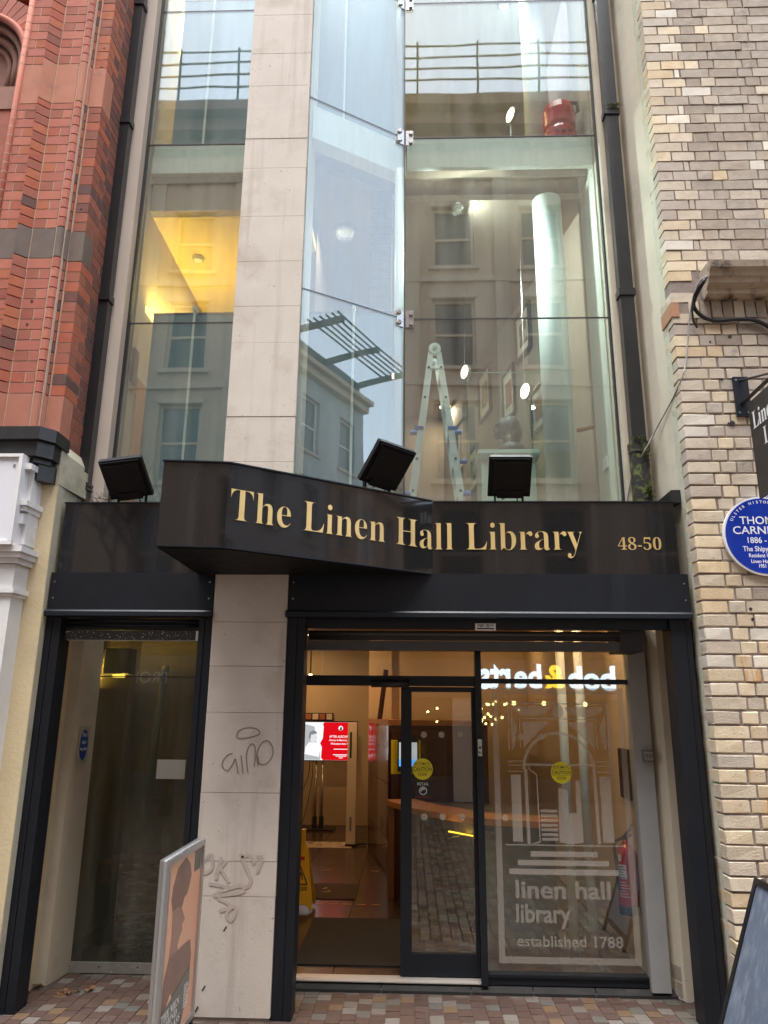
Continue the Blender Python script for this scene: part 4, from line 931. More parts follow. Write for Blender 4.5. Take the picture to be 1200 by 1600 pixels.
while z < 8.4:
    n_ = None
    for a, b_, _ in bands:
        if z >= a - .03 and z < b_ - .01: n_ = b_
    if n_: z = n_; continue
    nxt = min([a for a, b_, _ in bands if a > z + .01] + [99]); z1 = z + RC
    if nxt - z1 < .03: z1 = nxt
    zr.append((z, z1)); z = z1
for k, (z0, z1) in enumerate(zr):
    a, b_ = z0 + .0045, z1 - .0045; A = k % 2 == 0; P = pinkb; Y = -.10
    # flat bricks right of the rib
    if A: addp([(-2.872, Y), (GX - .006, Y), (GX - .006, Y + .05), (-2.872, Y + .05)], a, b_, P)
    else:
        s = -2.772 + r4.uniform(-.006, .006)
        addp([(-2.872, Y), (s - .004, Y), (s - .004, Y + .05), (-2.872, Y + .05)], a, b_, red); addp([(s + .004, Y), (GX - .006, Y), (GX - .006, Y + .05), (s + .004, Y + .05)], a, b_, P)
    # projecting rib
    addp(vsec(-2.985, -2.880, Y), a, b_, red if r4.random() < .9 else darkred)
    # left flat bricks
    if A: addp([(-3.145, Y), (-2.993, Y), (-2.993, Y + .05), (-3.145, Y + .05)], a, b_, P)
    else:
        addp([(-3.145, Y), (-3.09, Y), (-3.09, Y + .05), (-3.145, Y + .05)], a, b_, P); addp([(-3.082, Y), (-2.993, Y), (-2.993, Y + .05), (-3.082, Y + .05)], a, b_, red)
    # roll at the edge and its return
    n = 7; pts = [(-2.655 - .030 * math.cos(math.pi * t / n), -.095 - .030 * math.sin(math.pi * t / n)) for t in range(n + 1)] + [(-2.625, -.05), (-2.685, -.05)]
    addp(pts, a, b_, P)
    addp([(-2.640, -.07), (-2.604, -.07), (-2.604, -.0), (-2.640, -.0)], a, b_, darkred if A else red)
    # set-back corner bricks, long or short on the return
    dep = .205 if A else .105
    addp([(-2.590, -.052), (-2.488, -.052), (-2.488, -.052 + dep), (-2.590, -.052 + dep)], a, b_, red if A or r4.random() < .6 else darkred)
    y = -.052 + dep + .009
    while y < .36:
        d = .205 if y > .1 else .105; y1 = min(y + d, .37)
        addp([(-2.56, y), (-2.488, y), (-2.488, y1), (-2.56, y1)], a, b_, darkred); y = y1 + .009
for z0, z1, _ in bands:
    n = max(1, round((z1 - z0) / RC)); hh = (z1 - z0) / n
    for k in range(n):
        y = .109
        while y < .36:
            y1 = min(y + (.205 if (k + int(y * 10)) % 2 else .15), .37); addp([(-2.56, y), (-2.488, y), (-2.488, y1), (-2.56, y1)], z0 + k * hh + .004, z0 + (k + 1) * hh - .004, darkred); y = y1 + .009
rb.sort(key=lambda q: q[2]); rest = {}
for i, (_, pts, z0, z1, m) in enumerate(rb):
    j = lambda: r4.uniform(-.0012, .0012)
    pts = [(x + j(), y + j()) for x, y in pts]
    if i < 299:
        bm = new(); prism(bm, pts, z0, z1); obj('brick', bm, m, rwall, bev=.002)
    else: prism(rest.setdefault(m.name, (new(), m))[0], pts, z0, z1)
for nm, (bm, m) in rest.items(): obj('brick', bm, m, rwall, bev=.002, kind='stuff')
for z0, z1, m in bands:
    a, b_ = z0 + .004, z1 - .004
    for pts in ([(-2.872, -.10), (GX - .006, -.10), (GX - .006, -.04), (-2.872, -.04)], vsec(-2.985, -2.880, -.10), [(-3.145, -.10), (-2.993, -.10), (-2.993, -.04), (-3.145, -.04)],
                [(-2.655 - .030 * math.cos(math.pi * t / 7), -.095 - .030 * math.sin(math.pi * t / 7)) for t in range(8)] + [(-2.604, -.06), (-2.604, -.0), (-2.685, -.0)],
                [(-2.596, -.054), (-2.488, -.054), (-2.488, .10), (-2.596, .10)]):
        bm = new(); prism(bm, pts, a, b_); obj('stone_band', bm, m, rwall, bev=.003)
gr = new(); box(gr, GX - .004, GX + .004, -.094, -.08, 3.6, 8.6); obj('dark_groove', gr, M('dark_red_groove', (.09, .015, .015), None, 5, .6), rwall)  # dark strip paints the shade of the groove beside the roll
# left roll and round arch at the top left
bm = new(); tube(bm, [(-3.172, -.098, 3.6), (-3.172, -.098, 8.6)], .024, 12); lr = obj('edge_roll', bm, pinkb, rwall, smooth=True)
jr = new(); [lathe(jr, [(.0248, 0), (.0248, .005)], (-3.172, -.098, z0), 12) for z0, z1 in zr]; obj('roll_joint', jr, mortar_l, lr)
lw2 = new(); box(lw2, -7.0, -3.205, -.06, .02, 3.6, 6.66); obj('recess_wall', lw2, red, rwall)
acx, acz, ar = -3.62, 6.95, .42
for k in range(26):
    a0 = math.pi * k / 26; a1 = math.pi * (k + 1) / 26 - .012
    bm = new(); slab(bm, [(acx + (ar + .06) * math.cos(a0), acz + (ar + .06) * math.sin(a0)), (acx + (ar + .24) * math.cos(a0), acz + (ar + .24) * math.sin(a0)), (acx + (ar + .24) * math.cos(a1), acz + (ar + .24) * math.sin(a1)), (acx + (ar + .06) * math.cos(a1), acz + (ar + .06) * math.sin(a1))], -.085, .0); obj('arch_brick', bm, red if k % 3 else pinkb, rwall, bev=.002)
bm = new(); tube(bm, [(acx + (ar + .03) * math.cos(math.pi * k / 24), -.085, acz + (ar + .03) * math.sin(math.pi * k / 24)) for k in range(25)], .030, 10); obj('arch_roll', bm, pinkb, rwall, smooth=True)
for rr_, yy, wd_ in ((ar - .03, -.02, .028), (ar - .10, .03, .032), (ar - .17, .06, .025)):
    bm = new(); tube(bm, [(acx + rr_, yy, 6.66)] + [(acx + rr_ * math.cos(math.pi * k / 24), yy, acz + rr_ * math.sin(math.pi * k / 24)) for k in range(25)], wd_, 8); obj('arch_moulding', bm, archstone, rwall, smooth=True)
ap = new(); slab(ap, [(acx + (ar + .24) * math.cos(math.pi * k / 24), acz + (ar + .24) * math.sin(math.pi * k / 24)) for k in range(25)][::1] + [(-7, acz), (-7, 9), (-3.2, 9), (-3.2, acz)] , .0, .02) if False else None
B('arch_panel', archstone, rwall, -4.4, -3.16, .07, .10, 6.66, 9.0); B('arch_sill', archstone, rwall, -4.4, -3.20, -.07, .06, 6.44, 6.66)
sp_ = new()
for kx_ in range(12):
    for kz in range(8):
        x0 = -4.4 + kx_ * .108 + (kz % 2) * .05; z0 = 7.40 + kz * .0845
        if math.hypot(x0 + .1 - acx, z0 - acz) > ar + .25 and x0 + .1 < -3.2: box(sp_, x0, x0 + .098, -.08, .0, z0, z0 + .076)
obj('spandrel_brick', sp_, red, rwall, bev=.002, kind='stuff')
hk = new(); tube(hk, [(-2.985, -.10, 6.40), (-2.985, -.125, 6.40), (-2.972, -.135, 6.385), (-2.975, -.135, 6.36), (-2.99, -.135, 6.365)], .006, 6); obj('wall_hook', hk, soot, rwall)
nh = new(); [disc_y(nh, x, z, .008, -.0555, -.052, 8) for x, z in ((-2.53, 7.05), (-2.535, 6.86), (-2.545, 5.50))]; [disc_y(nh, x, z, .009, -.1035, -.10, 8) for x, z in ((-2.80, 4.67), (-2.81, 4.48))]; obj('nail_hole', nh, soot, rwall)
# shopfront: render pier, black cornice, white pilaster
bm = new(); prism(bm, [(-2.56, -.08), (-2.437, -.08), (-2.405, .30), (-2.56, .30)], 3.255, 3.45); obj('pier_head', bm, mould_render, NB, bev=.01)
sk_ = new(); slab(sk_, [(-2.54, 3.25), (-2.437, 3.25), (-2.437, 3.50), (-2.475, 3.58), (-2.52, 3.60), (-2.54, 3.56)], -.082, .30); obj('pier_head', sk_, mould_render, NB, bev=.008)
cpy = new(); prism(cpy, [(-3.3, -.08), (-2.437, -.08), (-2.437, .44), (-3.3, .44)], -.02, 3.26); obj('render_pier', cpy, cream_y, NB, bev=.008)
rs = new(); slab(rs, [(-2.438, .0), (-2.4345, .0), (-2.4345, 3.25), (-2.438, 3.25)], -.074, .30); obj('side_render', rs, mould_render, NB)
co = new()
for (zz0, zz1, yf, xr) in ((3.51, 3.60, -.30, -2.500), (3.40, 3.508, -.27, -2.520), (3.365, 3.398, -.24, -2.545), (3.25, 3.363, -.20, -2.53)):
    prism(co, [(-6, yf), (xr, yf), (xr + .075, yf + .09), (xr + .075, .0), (-6, .0)], zz0, zz1)
obj('black_cornice', co, soot, NB, bev=.008)
wp = new(); box(wp, -6, -2.60, -.31, -.09, 2.80, 3.372); o = obj('shop_fascia', wp, paleblue, NB)
bm = new(); box(bm, -6, -2.575, -.325, -.10, 3.373, 3.395); box(bm, -2.600, -2.575, -.325, -.10, 2.80, 3.372); box(bm, -6, -2.575, -.325, -.10, 2.775, 2.799); obj('fascia_moulding', bm, white_paint, NB, bev=.004)
bm = new(); box(bm, -2.80, -2.572, -.24, -.08, -.02, 2.50); box(bm, -2.574, -2.545, -.22, -.08, 2.80, 3.32); obj('pilaster', bm, white_paint, NB, bev=.006)
pc = new()
for (zz0, zz1, e_) in ((2.735, 2.774, .055), (2.70, 2.734, .04), (2.665, 2.699, .022), (2.50, 2.66, .0), (2.47, 2.499, .022), (2.45, 2.469, .01), (3.05, 3.085, .045), (3.015, 3.049, .03), (2.93, 3.0, .02), (3.30, 3.34, .04)):
    prism(pc, [(-2.85, -.24 - e_), (-2.572 + e_, -.24 - e_), (-2.562 + e_, -.08), (-2.85, -.08)], zz0, zz1)
obj('pilaster_moulding', pc, white_paint, NB, bev=.004, kind='stuff')
bm = new(); disc_y(bm, -2.632, 3.315, .008, -.316, -.3105, 10); obj('screw', bm, steel, NB)

# ---------------------------------------------------------------- entrance hall
FZ0 = .060
fl = B('hall_floor', floor_tile, LB, -1.37, 3.0, .605, 8.0, -.05, FZ0 - .010); B('hall_floor', floor_tile, LB, -3.0, -1.371, 3.0, 8.0, -.05, FZ0 - .010)
for i in range(7):
    for j in range(12):
        x, y = -1.75 + i * .62, .612 + j * .60
        if y > 7.3 or (x < -1.3 and y < 3.0): continue
        B('floor_tile', floor_tile, fl, x + .003, x + .617, y + .003, y + .597, FZ0 - .012, FZ0 + r4.uniform(-.0006, .0006))
B('light_tile', sillstone, fl, -1.60, -.74, 5.33, 5.78, FZ0 + .001, FZ0 + .004)
B('hall_back_wall', int_wall, LB, -3.0, 3.0, 7.32, 7.42, .05, 2.95); B('hall_side_wall', int_wall, LB, 1.60, 1.70, .61, 7.32, .05, 2.95); B('hall_side_wall', int_wall, LB, -1.375, -1.30, .61, 3.0, .05, 2.95); B('hall_side_wall', int_wall, LB, -3.0, -2.95, 3.0, 7.32, .05, 2.95)
B('hall_ceiling', int_wall, LB, -3.0, 3.0, .61, 7.4, 2.90, 2.99)
B('hall_recess', int_wall, LB, -.55, 3.0, 5.5, 5.6, .05, 2.9)
bm = new(); prism(bm, [(-.526, 5.375), (-.22, 3.768), (.9, 4.0), (.9, 5.35)], .06, 1.60); pw_ = obj('counter_screen', bm, maroon, LB)
dn = (Vector((-.22, 3.768)) - Vector((-.526, 5.375))).normalized(); nn = Vector((dn.y, -dn.x)) * -1
nn = Vector((-dn.y, dn.x)) if (-dn.y) < 0 else Vector((dn.y, -dn.x))
for z0, z1 in ((.09, .42), (.425, .98), (.985, 1.36), (1.365, 1.595)):
    for t0, t1 in ((.0, .8), (.806, 1.63)):
        a = Vector((-.526, 5.375)) + dn * t0; b_ = Vector((-.526, 5.375)) + dn * t1
        bm = new(); prism(bm, [tuple(a + nn * .012), tuple(b_ + nn * .012), tuple(b_), tuple(a)], z0, z1); obj('screen_panel', bm, maroon, pw_, bev=.003)
bm = new(); prism(bm, [(-.55, 5.39), (-.235, 3.74), (.92, 3.98), (.92, 5.37)], 1.601, 1.66); obj('screen_top', bm, wood, pw_)
bm = new(); tube(bm, [(-0.289, 4.6, 2.258), (-0.372, 4.6, 1.581)], .035, 6); obj('stair_rail', bm, maroon, LB); B('stair_post', int_wall, LB, -0.218, -0.120, 4.62, 4.72, 1.6, 2.85)
dk = thing('reception_desk', 'curved reception desk with honey wood edge behind the sliding door', 'desk', (.3, 2.2, FZ0))
bm = new(); prism(bm, [(-.14, 2.70), (.10, 2.15), (.53, 1.62), (1.15, 1.42), (1.25, 2.9), (.0, 3.1)], FZ0, .875); obj('desk_front', bm, desk_dark, dk)
bm = new(); prism(bm, [(-.22, 2.78), (-.17, 2.60), (.06, 2.08), (.51, 1.54), (1.18, 1.34), (1.22, 1.70), (.66, 1.90), (.28, 2.38), (.05, 2.86)], .876, .925); obj('desk_top', bm, wood, dk, bev=.006)
B('desk_post', wood, dk, -.20, -.14, 2.71, 2.77, FZ0, .875)
bm = new(); prism(bm, [(.34, 1.83), (.52, 1.61), (.52, 1.60), (.33, 1.82)], .775, .785); obj('strip_light', bm, glow_y, dk); rect_area((.41, 1.66, .77), 3.0, .2, .05, (1, .62, .06)); LB.children[-1].rotation_euler = (R(35), 0, R(-49))  # added glowing strip and small light imitate a yellow glow on the desk
ki = thing('payment_kiosk', 'small yellow kiosk with a lit screen behind the reception desk', 'kiosk', (-.05, 3.2, FZ0))
B('kiosk_back', st_yellow, ki, -.19, .12, 3.30, 3.33, 1.12, 1.46); B('kiosk_post', black_pl, ki, -.06, .0, 3.31, 3.36, FZ0, 1.119)
sc_ = B('kiosk_body', black_pl, ki, -.12, .10, 3.24, 3.295, 1.15, 1.48); B('kiosk_screen', screen_grey, sc_, -.105, .085, 3.237, 3.2395, 1.20, 1.44); B('kiosk_graphic', screen_blue, sc_, -.105, .085, 3.2345, 3.2365, 1.20, 1.27)
B('kiosk_shelf', maroon, ki, -.19, .4, 3.42, 3.7, FZ0, 1.55)
# TV on its stand
tv = thing('display_screen', 'lit red and white display screen on a twin pole stand in the hall', 'screen', (-1.2, 6.9, FZ0))
TX0, TX1, TZ0, TZ1, TY = -1.66, -.78, 1.02, 1.60, 6.84
bd_ = B('screen_body', black_pl, tv, TX0, TX1, TY, TY + .06, TZ0, TZ1, bev=.004)
rp = B('screen_picture', screen_white, bd_, TX0 + .015, TX1 - .015, TY - .004, TY - .001, TZ0 + .015, TZ1 - .015)
bm = new(); xr = -1.30
slab(bm, [(xr, TZ0 + .016), (xr - .03, TZ0 + .05), (xr - .02, TZ0 + .2), (xr - .05, TZ0 + .26), (xr - .01, TZ0 + .33), (xr, TZ0 + .50), (xr - .015, TZ0 + .54), (xr + .01, TZ1 - .016), (TX1 - .016, TZ1 - .016), (TX1 - .016, TZ0 + .016)], TY - .006, TY - .0045); obj('red_panel', bm, screen_red, bd_)
bm = new(); slab(bm, [(TX0 + .02, TZ0 + .02), (xr - .04, TZ0 + .02), (xr - .05, TZ0 + .2), (-1.42, TZ0 + .3), (-1.44, TZ0 + .5), (TX0 + .02, TZ1 - .03)], TY - .006, TY - .0045); obj('grey_photo', bm, screen_grey, bd_)
bm = new(); slab(bm, [(-1.58, TZ0 + .10), (-1.36, TZ0 + .06), (-1.34, TZ0 + .22), (-1.40, TZ0 + .27), (-1.52, TZ0 + .27), (-1.57, TZ0 + .2)], TY - .0085, TY - .007); obj('photo_shirt', bm, screen_white, bd_)
bm = new(); disc_y(bm, -1.455, TZ0 + .345, .075, TY - .0085, TY - .007, 20, .8); obj('photo_head', bm, M_emit('screen_pale', (.72, .74, .75), 1), bd_)
bm = new(); slab(bm, [(-1.525, TZ0 + .35), (-1.50, TZ0 + .30), (-1.49, TZ0 + .38), (-1.40, TZ0 + .40), (-1.41, TZ0 + .43), (-1.46, TZ0 + .445), (-1.51, TZ0 + .42)], TY - .0105, TY - .009); obj('photo_hair', bm, screen_mid, bd_)
bm = new(); disc_y(bm, -1.04, TZ1 - .10, .035, TY - .0085, TY - .007, 20); obj('screen_logo', bm, screen_white, bd_); bm = new(); slab(bm, [(-1.06, TZ1 - .13), (-1.02, TZ1 - .13), (-1.025, TZ1 - .08), (-1.045, TZ1 - .09)], TY - .0105, TY - .009); obj('screen_logo', bm, screen_dark, bd_)
for s, z, w, h in (('AFTER AUSCHWITZ', 1.36, .36, .035), ('History & Memory of the', 1.305, .36, .034), ('Holocaust since 1945', 1.26, .31, .030)):
    text_obj('screen_text', s, screen_white, bd_, (-1.03, TY - .007, z), FX, FZ, width=w, height=h, align='CENTER', depth=.0005, off=.012)
bm = new(); [box(bm, -1.03 - w, -1.03 + w, TY - .0075, TY - .0065, z, z + .010) for z, w in ((1.19, .11), (1.11, .12), (1.09, .08), (1.065, .03))]; obj('small_print', bm, screen_white, bd_)
for x in (-1.40, -1.30):
    bm = new(); tube(bm, [(x, TY + .03, FZ0 + .02), (x, TY + .03, TZ0 - .001)], .017, 10); obj('stand_pole', bm, steel, tv, smooth=True)
    B('pole_foot', black_pl, tv, x - .03, x + .03, TY, TY + .06, FZ0 + .021, FZ0 + .18)
B('stand_base', black_pl, tv, -1.62, -1.10, TY - .18, TY + .22, FZ0 + .001, FZ0 + .02)
bm = new(); tube(bm, smooth_pts([(-1.5, TY + .03, 1.02), (-1.52, TY + .05, .8), (-1.62, TY + .1, .55), (-1.75, TY + .2, .35)]), .006, 5); tube(bm, smooth_pts([(-1.45, TY + .03, 1.02), (-1.47, TY + .08, .7), (-1.55, TY + .1, .3), (-1.6, TY + .1, .1)]), .005, 5); obj('screen_cable', bm, black_pl, tv)
lb = thing('leaflet_rack', 'small leaflet rack fixed to the wall above the display screen', 'rack', (-1.45, 7.25, 1.6))
B('rack_back', black_pl, lb, -1.66, -1.20, 7.28, 7.31, 1.60, 1.72); [B('leaflet', ivory if k % 2 else terracotta, lb, -1.64 + k * .11, -1.55 + k * .11, 7.26, 7.279, 1.62, 1.71) for k in range(4)]
tt = thing('security_gate', 'tall pale security gate panel beside the display screen', 'security gate', (-.76, 5.5, FZ0))
bm = new(); box(bm, -.82, -.70, 5.45, 5.56, FZ0 + .03, 1.60); obj('gate_post', bm, ivory, tt, bev=.012); B('gate_slot', dullblack, tt, -.79, -.765, 5.444, 5.449, 1.15, 1.48); B('gate_slot', kick, tt, -.78, -.75, 5.444, 5.449, .25, .42); B('gate_base', black_pl, tt, -.83, -.69, 5.44, 5.58, FZ0, FZ0 + .029)
bm = new(); tube(bm, smooth_pts([(-.70, 5.5, FZ0 + .012), (-.6, 5.55, FZ0 + .02), (-.5, 5.5, FZ0 + .012)]), .012, 6); obj('gate_cable', bm, black_pl, tt)
o = B('entrance_mat', mat_fabric, None, -.80, -.02, .78, 1.98, FZ0 + .001, FZ0 + .010, bev=.003); tag(o, 'large dark ribbed mat just inside the open door', 'mat')
lm = thing('logo_mat', 'small brown mat with pale lettering beside the wet floor sign', 'mat', (-.72, 2.95, FZ0))
B('mat_body', rug, lm, -1.02, -.50, 2.64, 3.28, FZ0 + .001, FZ0 + .008)
for i, s in enumerate(('LHL', '1788')): text_obj('mat_lettering', s, sillstone, lm, (-.80, 2.98 - i * .14, FZ0 + .0085), (1, 0, 0), (0, 1, 0), width=.13, height=.10, align='CENTER', depth=.0004, off=.01) if False else None
bm = new()
for k in range(14): x, y = -.86 + r4.random() * .11, 2.88 + r4.random() * .24; box(bm, x, x + .02, y, y + .03, FZ0 + .0081, FZ0 + .009)
obj('mat_emblem', bm, sillstone, lm)
tp = new()
for k in range(5): box(tp, -.86 + k * .13, -.78 + k * .13, 2.47, 2.485, FZ0 + .0012, FZ0 + .002)
for k in (0, 2): box(tp, -.95 + k * .26, -.85 + k * .26, 3.95, 3.965, FZ0 + .0012, FZ0 + .002)
obj('floor_tape', tp, M('tape_yellow', (.6, .38, .12)), fl)
# wet floor sign
ws = thing('wet_floor_sign', 'yellow folding wet floor sign standing just inside the door', 'floor sign', (-.95, 2.25, FZ0))
WZ = FZ0
for s in (-1, 1):
    bm = new(); slab(bm, [(-1.09, .02), (-1.05, .0), (-1.045, .03), (-.995, .055), (-.905, .055), (-.865, .03), (-.86, .0), (-.835, .02), (-.845, .12), (-.90, .49), (-.925, .53), (-.99, .53), (-1.015, .49), (-1.075, .12)], -.006, .006)
    m_ = Matrix.Translation((0, 2.25, WZ)) @ Matrix.Translation((0, 0, .60)) @ Matrix.Rotation(s * R(-13), 4, 'X') @ Matrix.Translation((0, 0, -.60)); xform(bm, bm.verts, m_); pnl = obj('sign_panel', bm, yellow_pl, ws, bev=.003)
    if s < 0 or True:
        bm = new(); yo = -.0075 if s > 0 else .0065
        if s == 1:
            for pts in ([(-1.03, .215), (-.96, .36), (-.89, .215)],):
                for a, b_ in ((0, 1), (1, 2), (2, 0)):
                    pa, pb = Vector(pts[a]), Vector(pts[b_]); dd = pb - pa; n = Vector((-dd.y, dd.x)).normalized() * .005; slab(bm, [tuple(pa - n), tuple(pb - n), tuple(pb + n), tuple(pa + n)], yo, yo + .001)
            slab(bm, [(-.975, .24), (-.965, .24), (-.95, .29), (-.94, .25), (-.93, .25), (-.945, .31), (-.97, .31)], yo, yo + .001)
            xform(bm, bm.verts, m_); obj('sign_print', bm, M('sign_brown', (.08, .02, .01)), ws)
            bm = new(); box(bm, -1.03, -.925, yo, yo + .001, .405, .435); xform(bm, bm.verts, m_); obj('sign_band', bm, M('sign_red', (.5, .02, .02)), ws)
            t_ = text_obj('sign_lettering', 'WET FLOOR', st_black, None, (-1.025, yo, .165), FX, FZ, width=.135, height=.032, depth=.0004, off=.01)
            t_.data.transform(m_); t_.data.transform(Matrix.Translation(-BASE[ws.name])); t_.parent = ws
        else: bm.free()
bm = new(); box(bm, -.985, -.93, 2.225, 2.275, WZ + .53, WZ + .66); obj('sign_handle', bm, yellow_pl, ws, bev=.012)
# extinguisher
ex = thing('fire_extinguisher', 'red fire extinguisher with black base on the wall behind the window', 'fire extinguisher', (1.53, .80, .45))
bm = new(); lathe(bm, [(.066, .045), (.070, .06), (.070, .37), (.062, .405), (.035, .435), (.020, .445), (.020, .47)], (1.530, .80, .42), 24); obj('cylinder_body', bm, red_gloss, ex, smooth=True)
bm = new(); lathe(bm, [(.072, 0), (.073, .05), (.0705, .055)], (1.530, .80, .415), 24); obj('black_base', bm, black_pl, ex)
bm = new(); tube(bm, [(1.53, .80, .885), (1.53, .80, .92)], .018, 10); tube(bm, [(1.53, .79, .92), (1.56, .76, .97), (1.565, .75, 1.0)], .012, 8); tube(bm, [(1.53, .80, .905), (1.57, .77, .93)], .010, 8); obj('valve_lever', bm, black_pl, ex)
bm = new(); tube(bm, smooth_pts([(1.51, .80, .90), (1.45, .79, .86), (1.455, .78, .70), (1.46, .77, .56)]), .011, 8); obj('hose', bm, black_pl, ex, smooth=True)
def lab(a0, a1, z0, z1, m, r=.0708, nm='body_label'):
    bm = new(); n = 8; v0 = [bm.verts.new((1.53 + r * math.cos(a0 + (a1 - a0) * k / n), .80 + r * math.sin(a0 + (a1 - a0) * k / n), z0)) for k in range(n + 1)]; v1 = [bm.verts.new((v.co.x, v.co.y, z1)) for v in v0]
    for k in range(n): bm.faces.new((v0[k], v0[k + 1], v1[k + 1], v1[k]))
    obj(nm, bm, m, ex)
lab(R(200), R(250), .645, .735, enamel_white); [lab(R(204), R(246 - 6 * (k % 3)), .65 + k * .017, .656 + k * .017, st_black, .0712, 'label_print') for k in range(5)]
[lab(R(200), R(262 - 9 * (k % 3)), .53 + k * .018, .534 + k * .018, enamel_white, .0709, 'label_print') for k in range(6)]; lab(R(200), R(225), .755, .80, enamel_white)
B('wall_bracket', black_pl, ex, 1.58, 1.599, .77, .83, .55, .80)
for x in (1.185, 1.325):
    bm = new(); tube(bm, [(x, 1.05, FZ0), (x, 1.05, 2.89)], .034, 14); o = obj('round_post', bm, column_w, LB, smooth=True)
ub = new(); 
o = B('wall_notice_board', maroon, LB, 1.585, 1.5995, .78, 1.05, 1.15, 1.5)
# behind the smoked window
B('lobby_back', int_wall, LB, -2.60, -1.376, 2.2, 2.28, .02, 2.9); B('lobby_side', int_wall, LB, -2.62, -2.56, .80, 2.2, .02, 2.9); B('lobby_ceiling', int_wall, LB, -2.6, -1.376, .80, 2.2, 2.72, 2.8); B('lobby_floor', floor_tile, LB, -2.6, -1.376, .76, 2.2, -.04, .02)
tagp = B('paper_notice', paper, LB, -1.845, -1.635, .742, .7445, 1.262, 1.396); 
B('lobby_fitting', soot, LB, -2.42, -2.22, 1.0, 1.15, 2.02, 2.22); B('lobby_lamp', M_emit('lobby_lamp_face', (1.0, .60, .10), 5), LB, -2.36, -2.28, 1.04, 1.10, 1.995, 2.018); rect_area((-2.32, 1.07, 1.97), 36, .08, .08, (1, .62, .12)); LB.children[-1].rotation_euler = (0, 0, 0)
bm = new(); tube(bm, [(-2.10, 1.3, .9), (-2.02, 1.3, 2.1)], .03, 8); obj('lobby_post', bm, greypost, LB); B('lobby_switch', paper, LB, -2.3, -2.19, 1.9, 1.92, 1.45, 1.60); B('lobby_poster', op_grey, LB, -1.95, -1.60, 2.16, 2.19, 1.35, 2.0); B('lobby_poster', op_grey, LB, -1.97, -1.62, 2.16, 2.19, .72, 1.28); B('lobby_bench', wood, LB, -2.5, -1.5, 1.5, 1.9, .40, .55)
bs_ = new(); disc_y(bs_, 0, 0, .105, -.001, .001, 28, .5); mt = Matrix.Translation((-2.345, .60, 1.50)) @ Matrix.Rotation(R(83), 4, 'Z')
fs = thing('fire_door_sign', 'oval blue fire door sign on the cream pier by the smoked window', 'sign', (-2.358, .60, 1.50))
bm = new(); box(bm, -.07, .07, .0012, .004, -.13, .13); xform(bm, bm.verts, mt); obj('sign_plate', bm, mould_render, fs)
xform(bs_, bs_.verts, mt); obj('sign_face', bs_, st_blue, fs)
for s, z in (('Fire', .055), ('door', .005), ('keep shut', -.045)):
    xd = mt.to_3x3() @ Vector((1, 0, 0)); og = mt @ Vector((0, -.0015, z)); text_obj('sign_lettering', s, enamel_white, fs, og, xd, FZ, width=.085 if len(s) > 5 else .055, height=.03, align='CENTER', depth=.0003, off=.004)
for k, (loc, e) in enumerate((((-.9, 2.4, 2.89), 13), ((-.95, 4.7, 2.89), 34), ((-1.6, 6.4, 2.89), 27), ((.7, 2.2, 2.89), 9), ((1.1, 4.6, 2.89), 13), ((1.15, .82, 2.89), 22))):
    ceiling_lamp(loc, e, (1.0, .55, .22), ('round ceiling lamp just inside the open door', 'round ceiling lamp above the security gate', 'round ceiling lamp above the display screen', 'round ceiling lamp above the reception desk', 'round ceiling lamp at the back of the reception', 'round ceiling lamp near the frosted window')[k])  # last lamp is added to brighten the extinguisher and side wall
sp2 = thing('spot_lamp', 'small bright spot lamp high on the hall back wall', 'lamp', (-1.50, 6.6, 2.28))
bm = new(); bmesh.ops.create_uvsphere(bm, u_segments=12, v_segments=8, radius=.035, matrix=Matrix.Translation((-1.50, 6.6, 2.26))); obj('lamp_face', bm, lampdisc_e, sp2); bm = new(); tube(bm, [(-1.50, 6.6, 2.30), (-1.50, 6.6, 2.90)], .01, 6); obj('lamp_stem', bm, black_pl, sp2)

# ---------------------------------------------------------------- boards on the pavement
pb = thing('poster_board', 'silver framed poster board standing edge on in front of the pillar', 'poster board', (-1.19, -.57, 0)); SHIFT = (-.024, 0, 0)
def PB(nm, m, y0, y1, z0, z1, x0=-1.205, x1=-1.175, par=pb, bev=0): return B(nm, m, par, x0, x1, y0, y1, z0, z1, bev=bev)
yA, yB, zA, zB = -.93, -.255, .105, 1.02
PB('board_core', greypost, yA + .006, yB - .006, zA + .006, zB - .006, -1.208, -1.185)
for xs0, xs1 in ((-1.186, -1.170), (-1.223, -1.207)):
    for q in ((yA, yA + .030, zA, zB), (yB - .030, yB, zA, zB), (yA + .031, yB - .031, zA, zA + .030), (yA + .031, yB - .031, zB - .030, zB)): PB('snap_frame', silver, *q, xs0, xs1, bev=.004)
def poster(nm, m, pts, lift):   # flat print on the street-facing side; pts are (along, up) in 0..1
    bm = new(); q = [(yA + .03 + u * (yB - yA - .06), zA + .03 + v * (zB - zA - .06)) for u, v in pts]
    a = [bm.verts.new((-1.1845 + lift, y, z)) for y, z in q]; bm.faces.new(a)
    r = bmesh.ops.extrude_face_region(bm, geom=bm.faces[:]); bmesh.ops.translate(bm, vec=(.0006, 0, 0), verts=[v for v in r['geom'] if isinstance(v, bmesh.types.BMVert)])
    return obj(nm, bm, m, pb)
poster('poster_sheet', poster_o, [(0, 0), (1, 0), (1, 1), (0, 1)], 0)
poster('poster_figure', poster_d, [(.16, .86), (.26, .95), (.50, .985), (.64, .93), (.70, .86), (.66, .80), (.60, .76), (.52, .75), (.46, .70), (.40, .715), (.30, .72), (.20, .72), (.14, .79)], .0012)
poster('poster_figure', poster_m, [(.20, .72), (.44, .71), (.52, .66), (.58, .62), (.50, .60), (.52, .57), (.44, .53), (.40, .50), (.44, .46), (.18, .46), (.22, .58)], .0012)
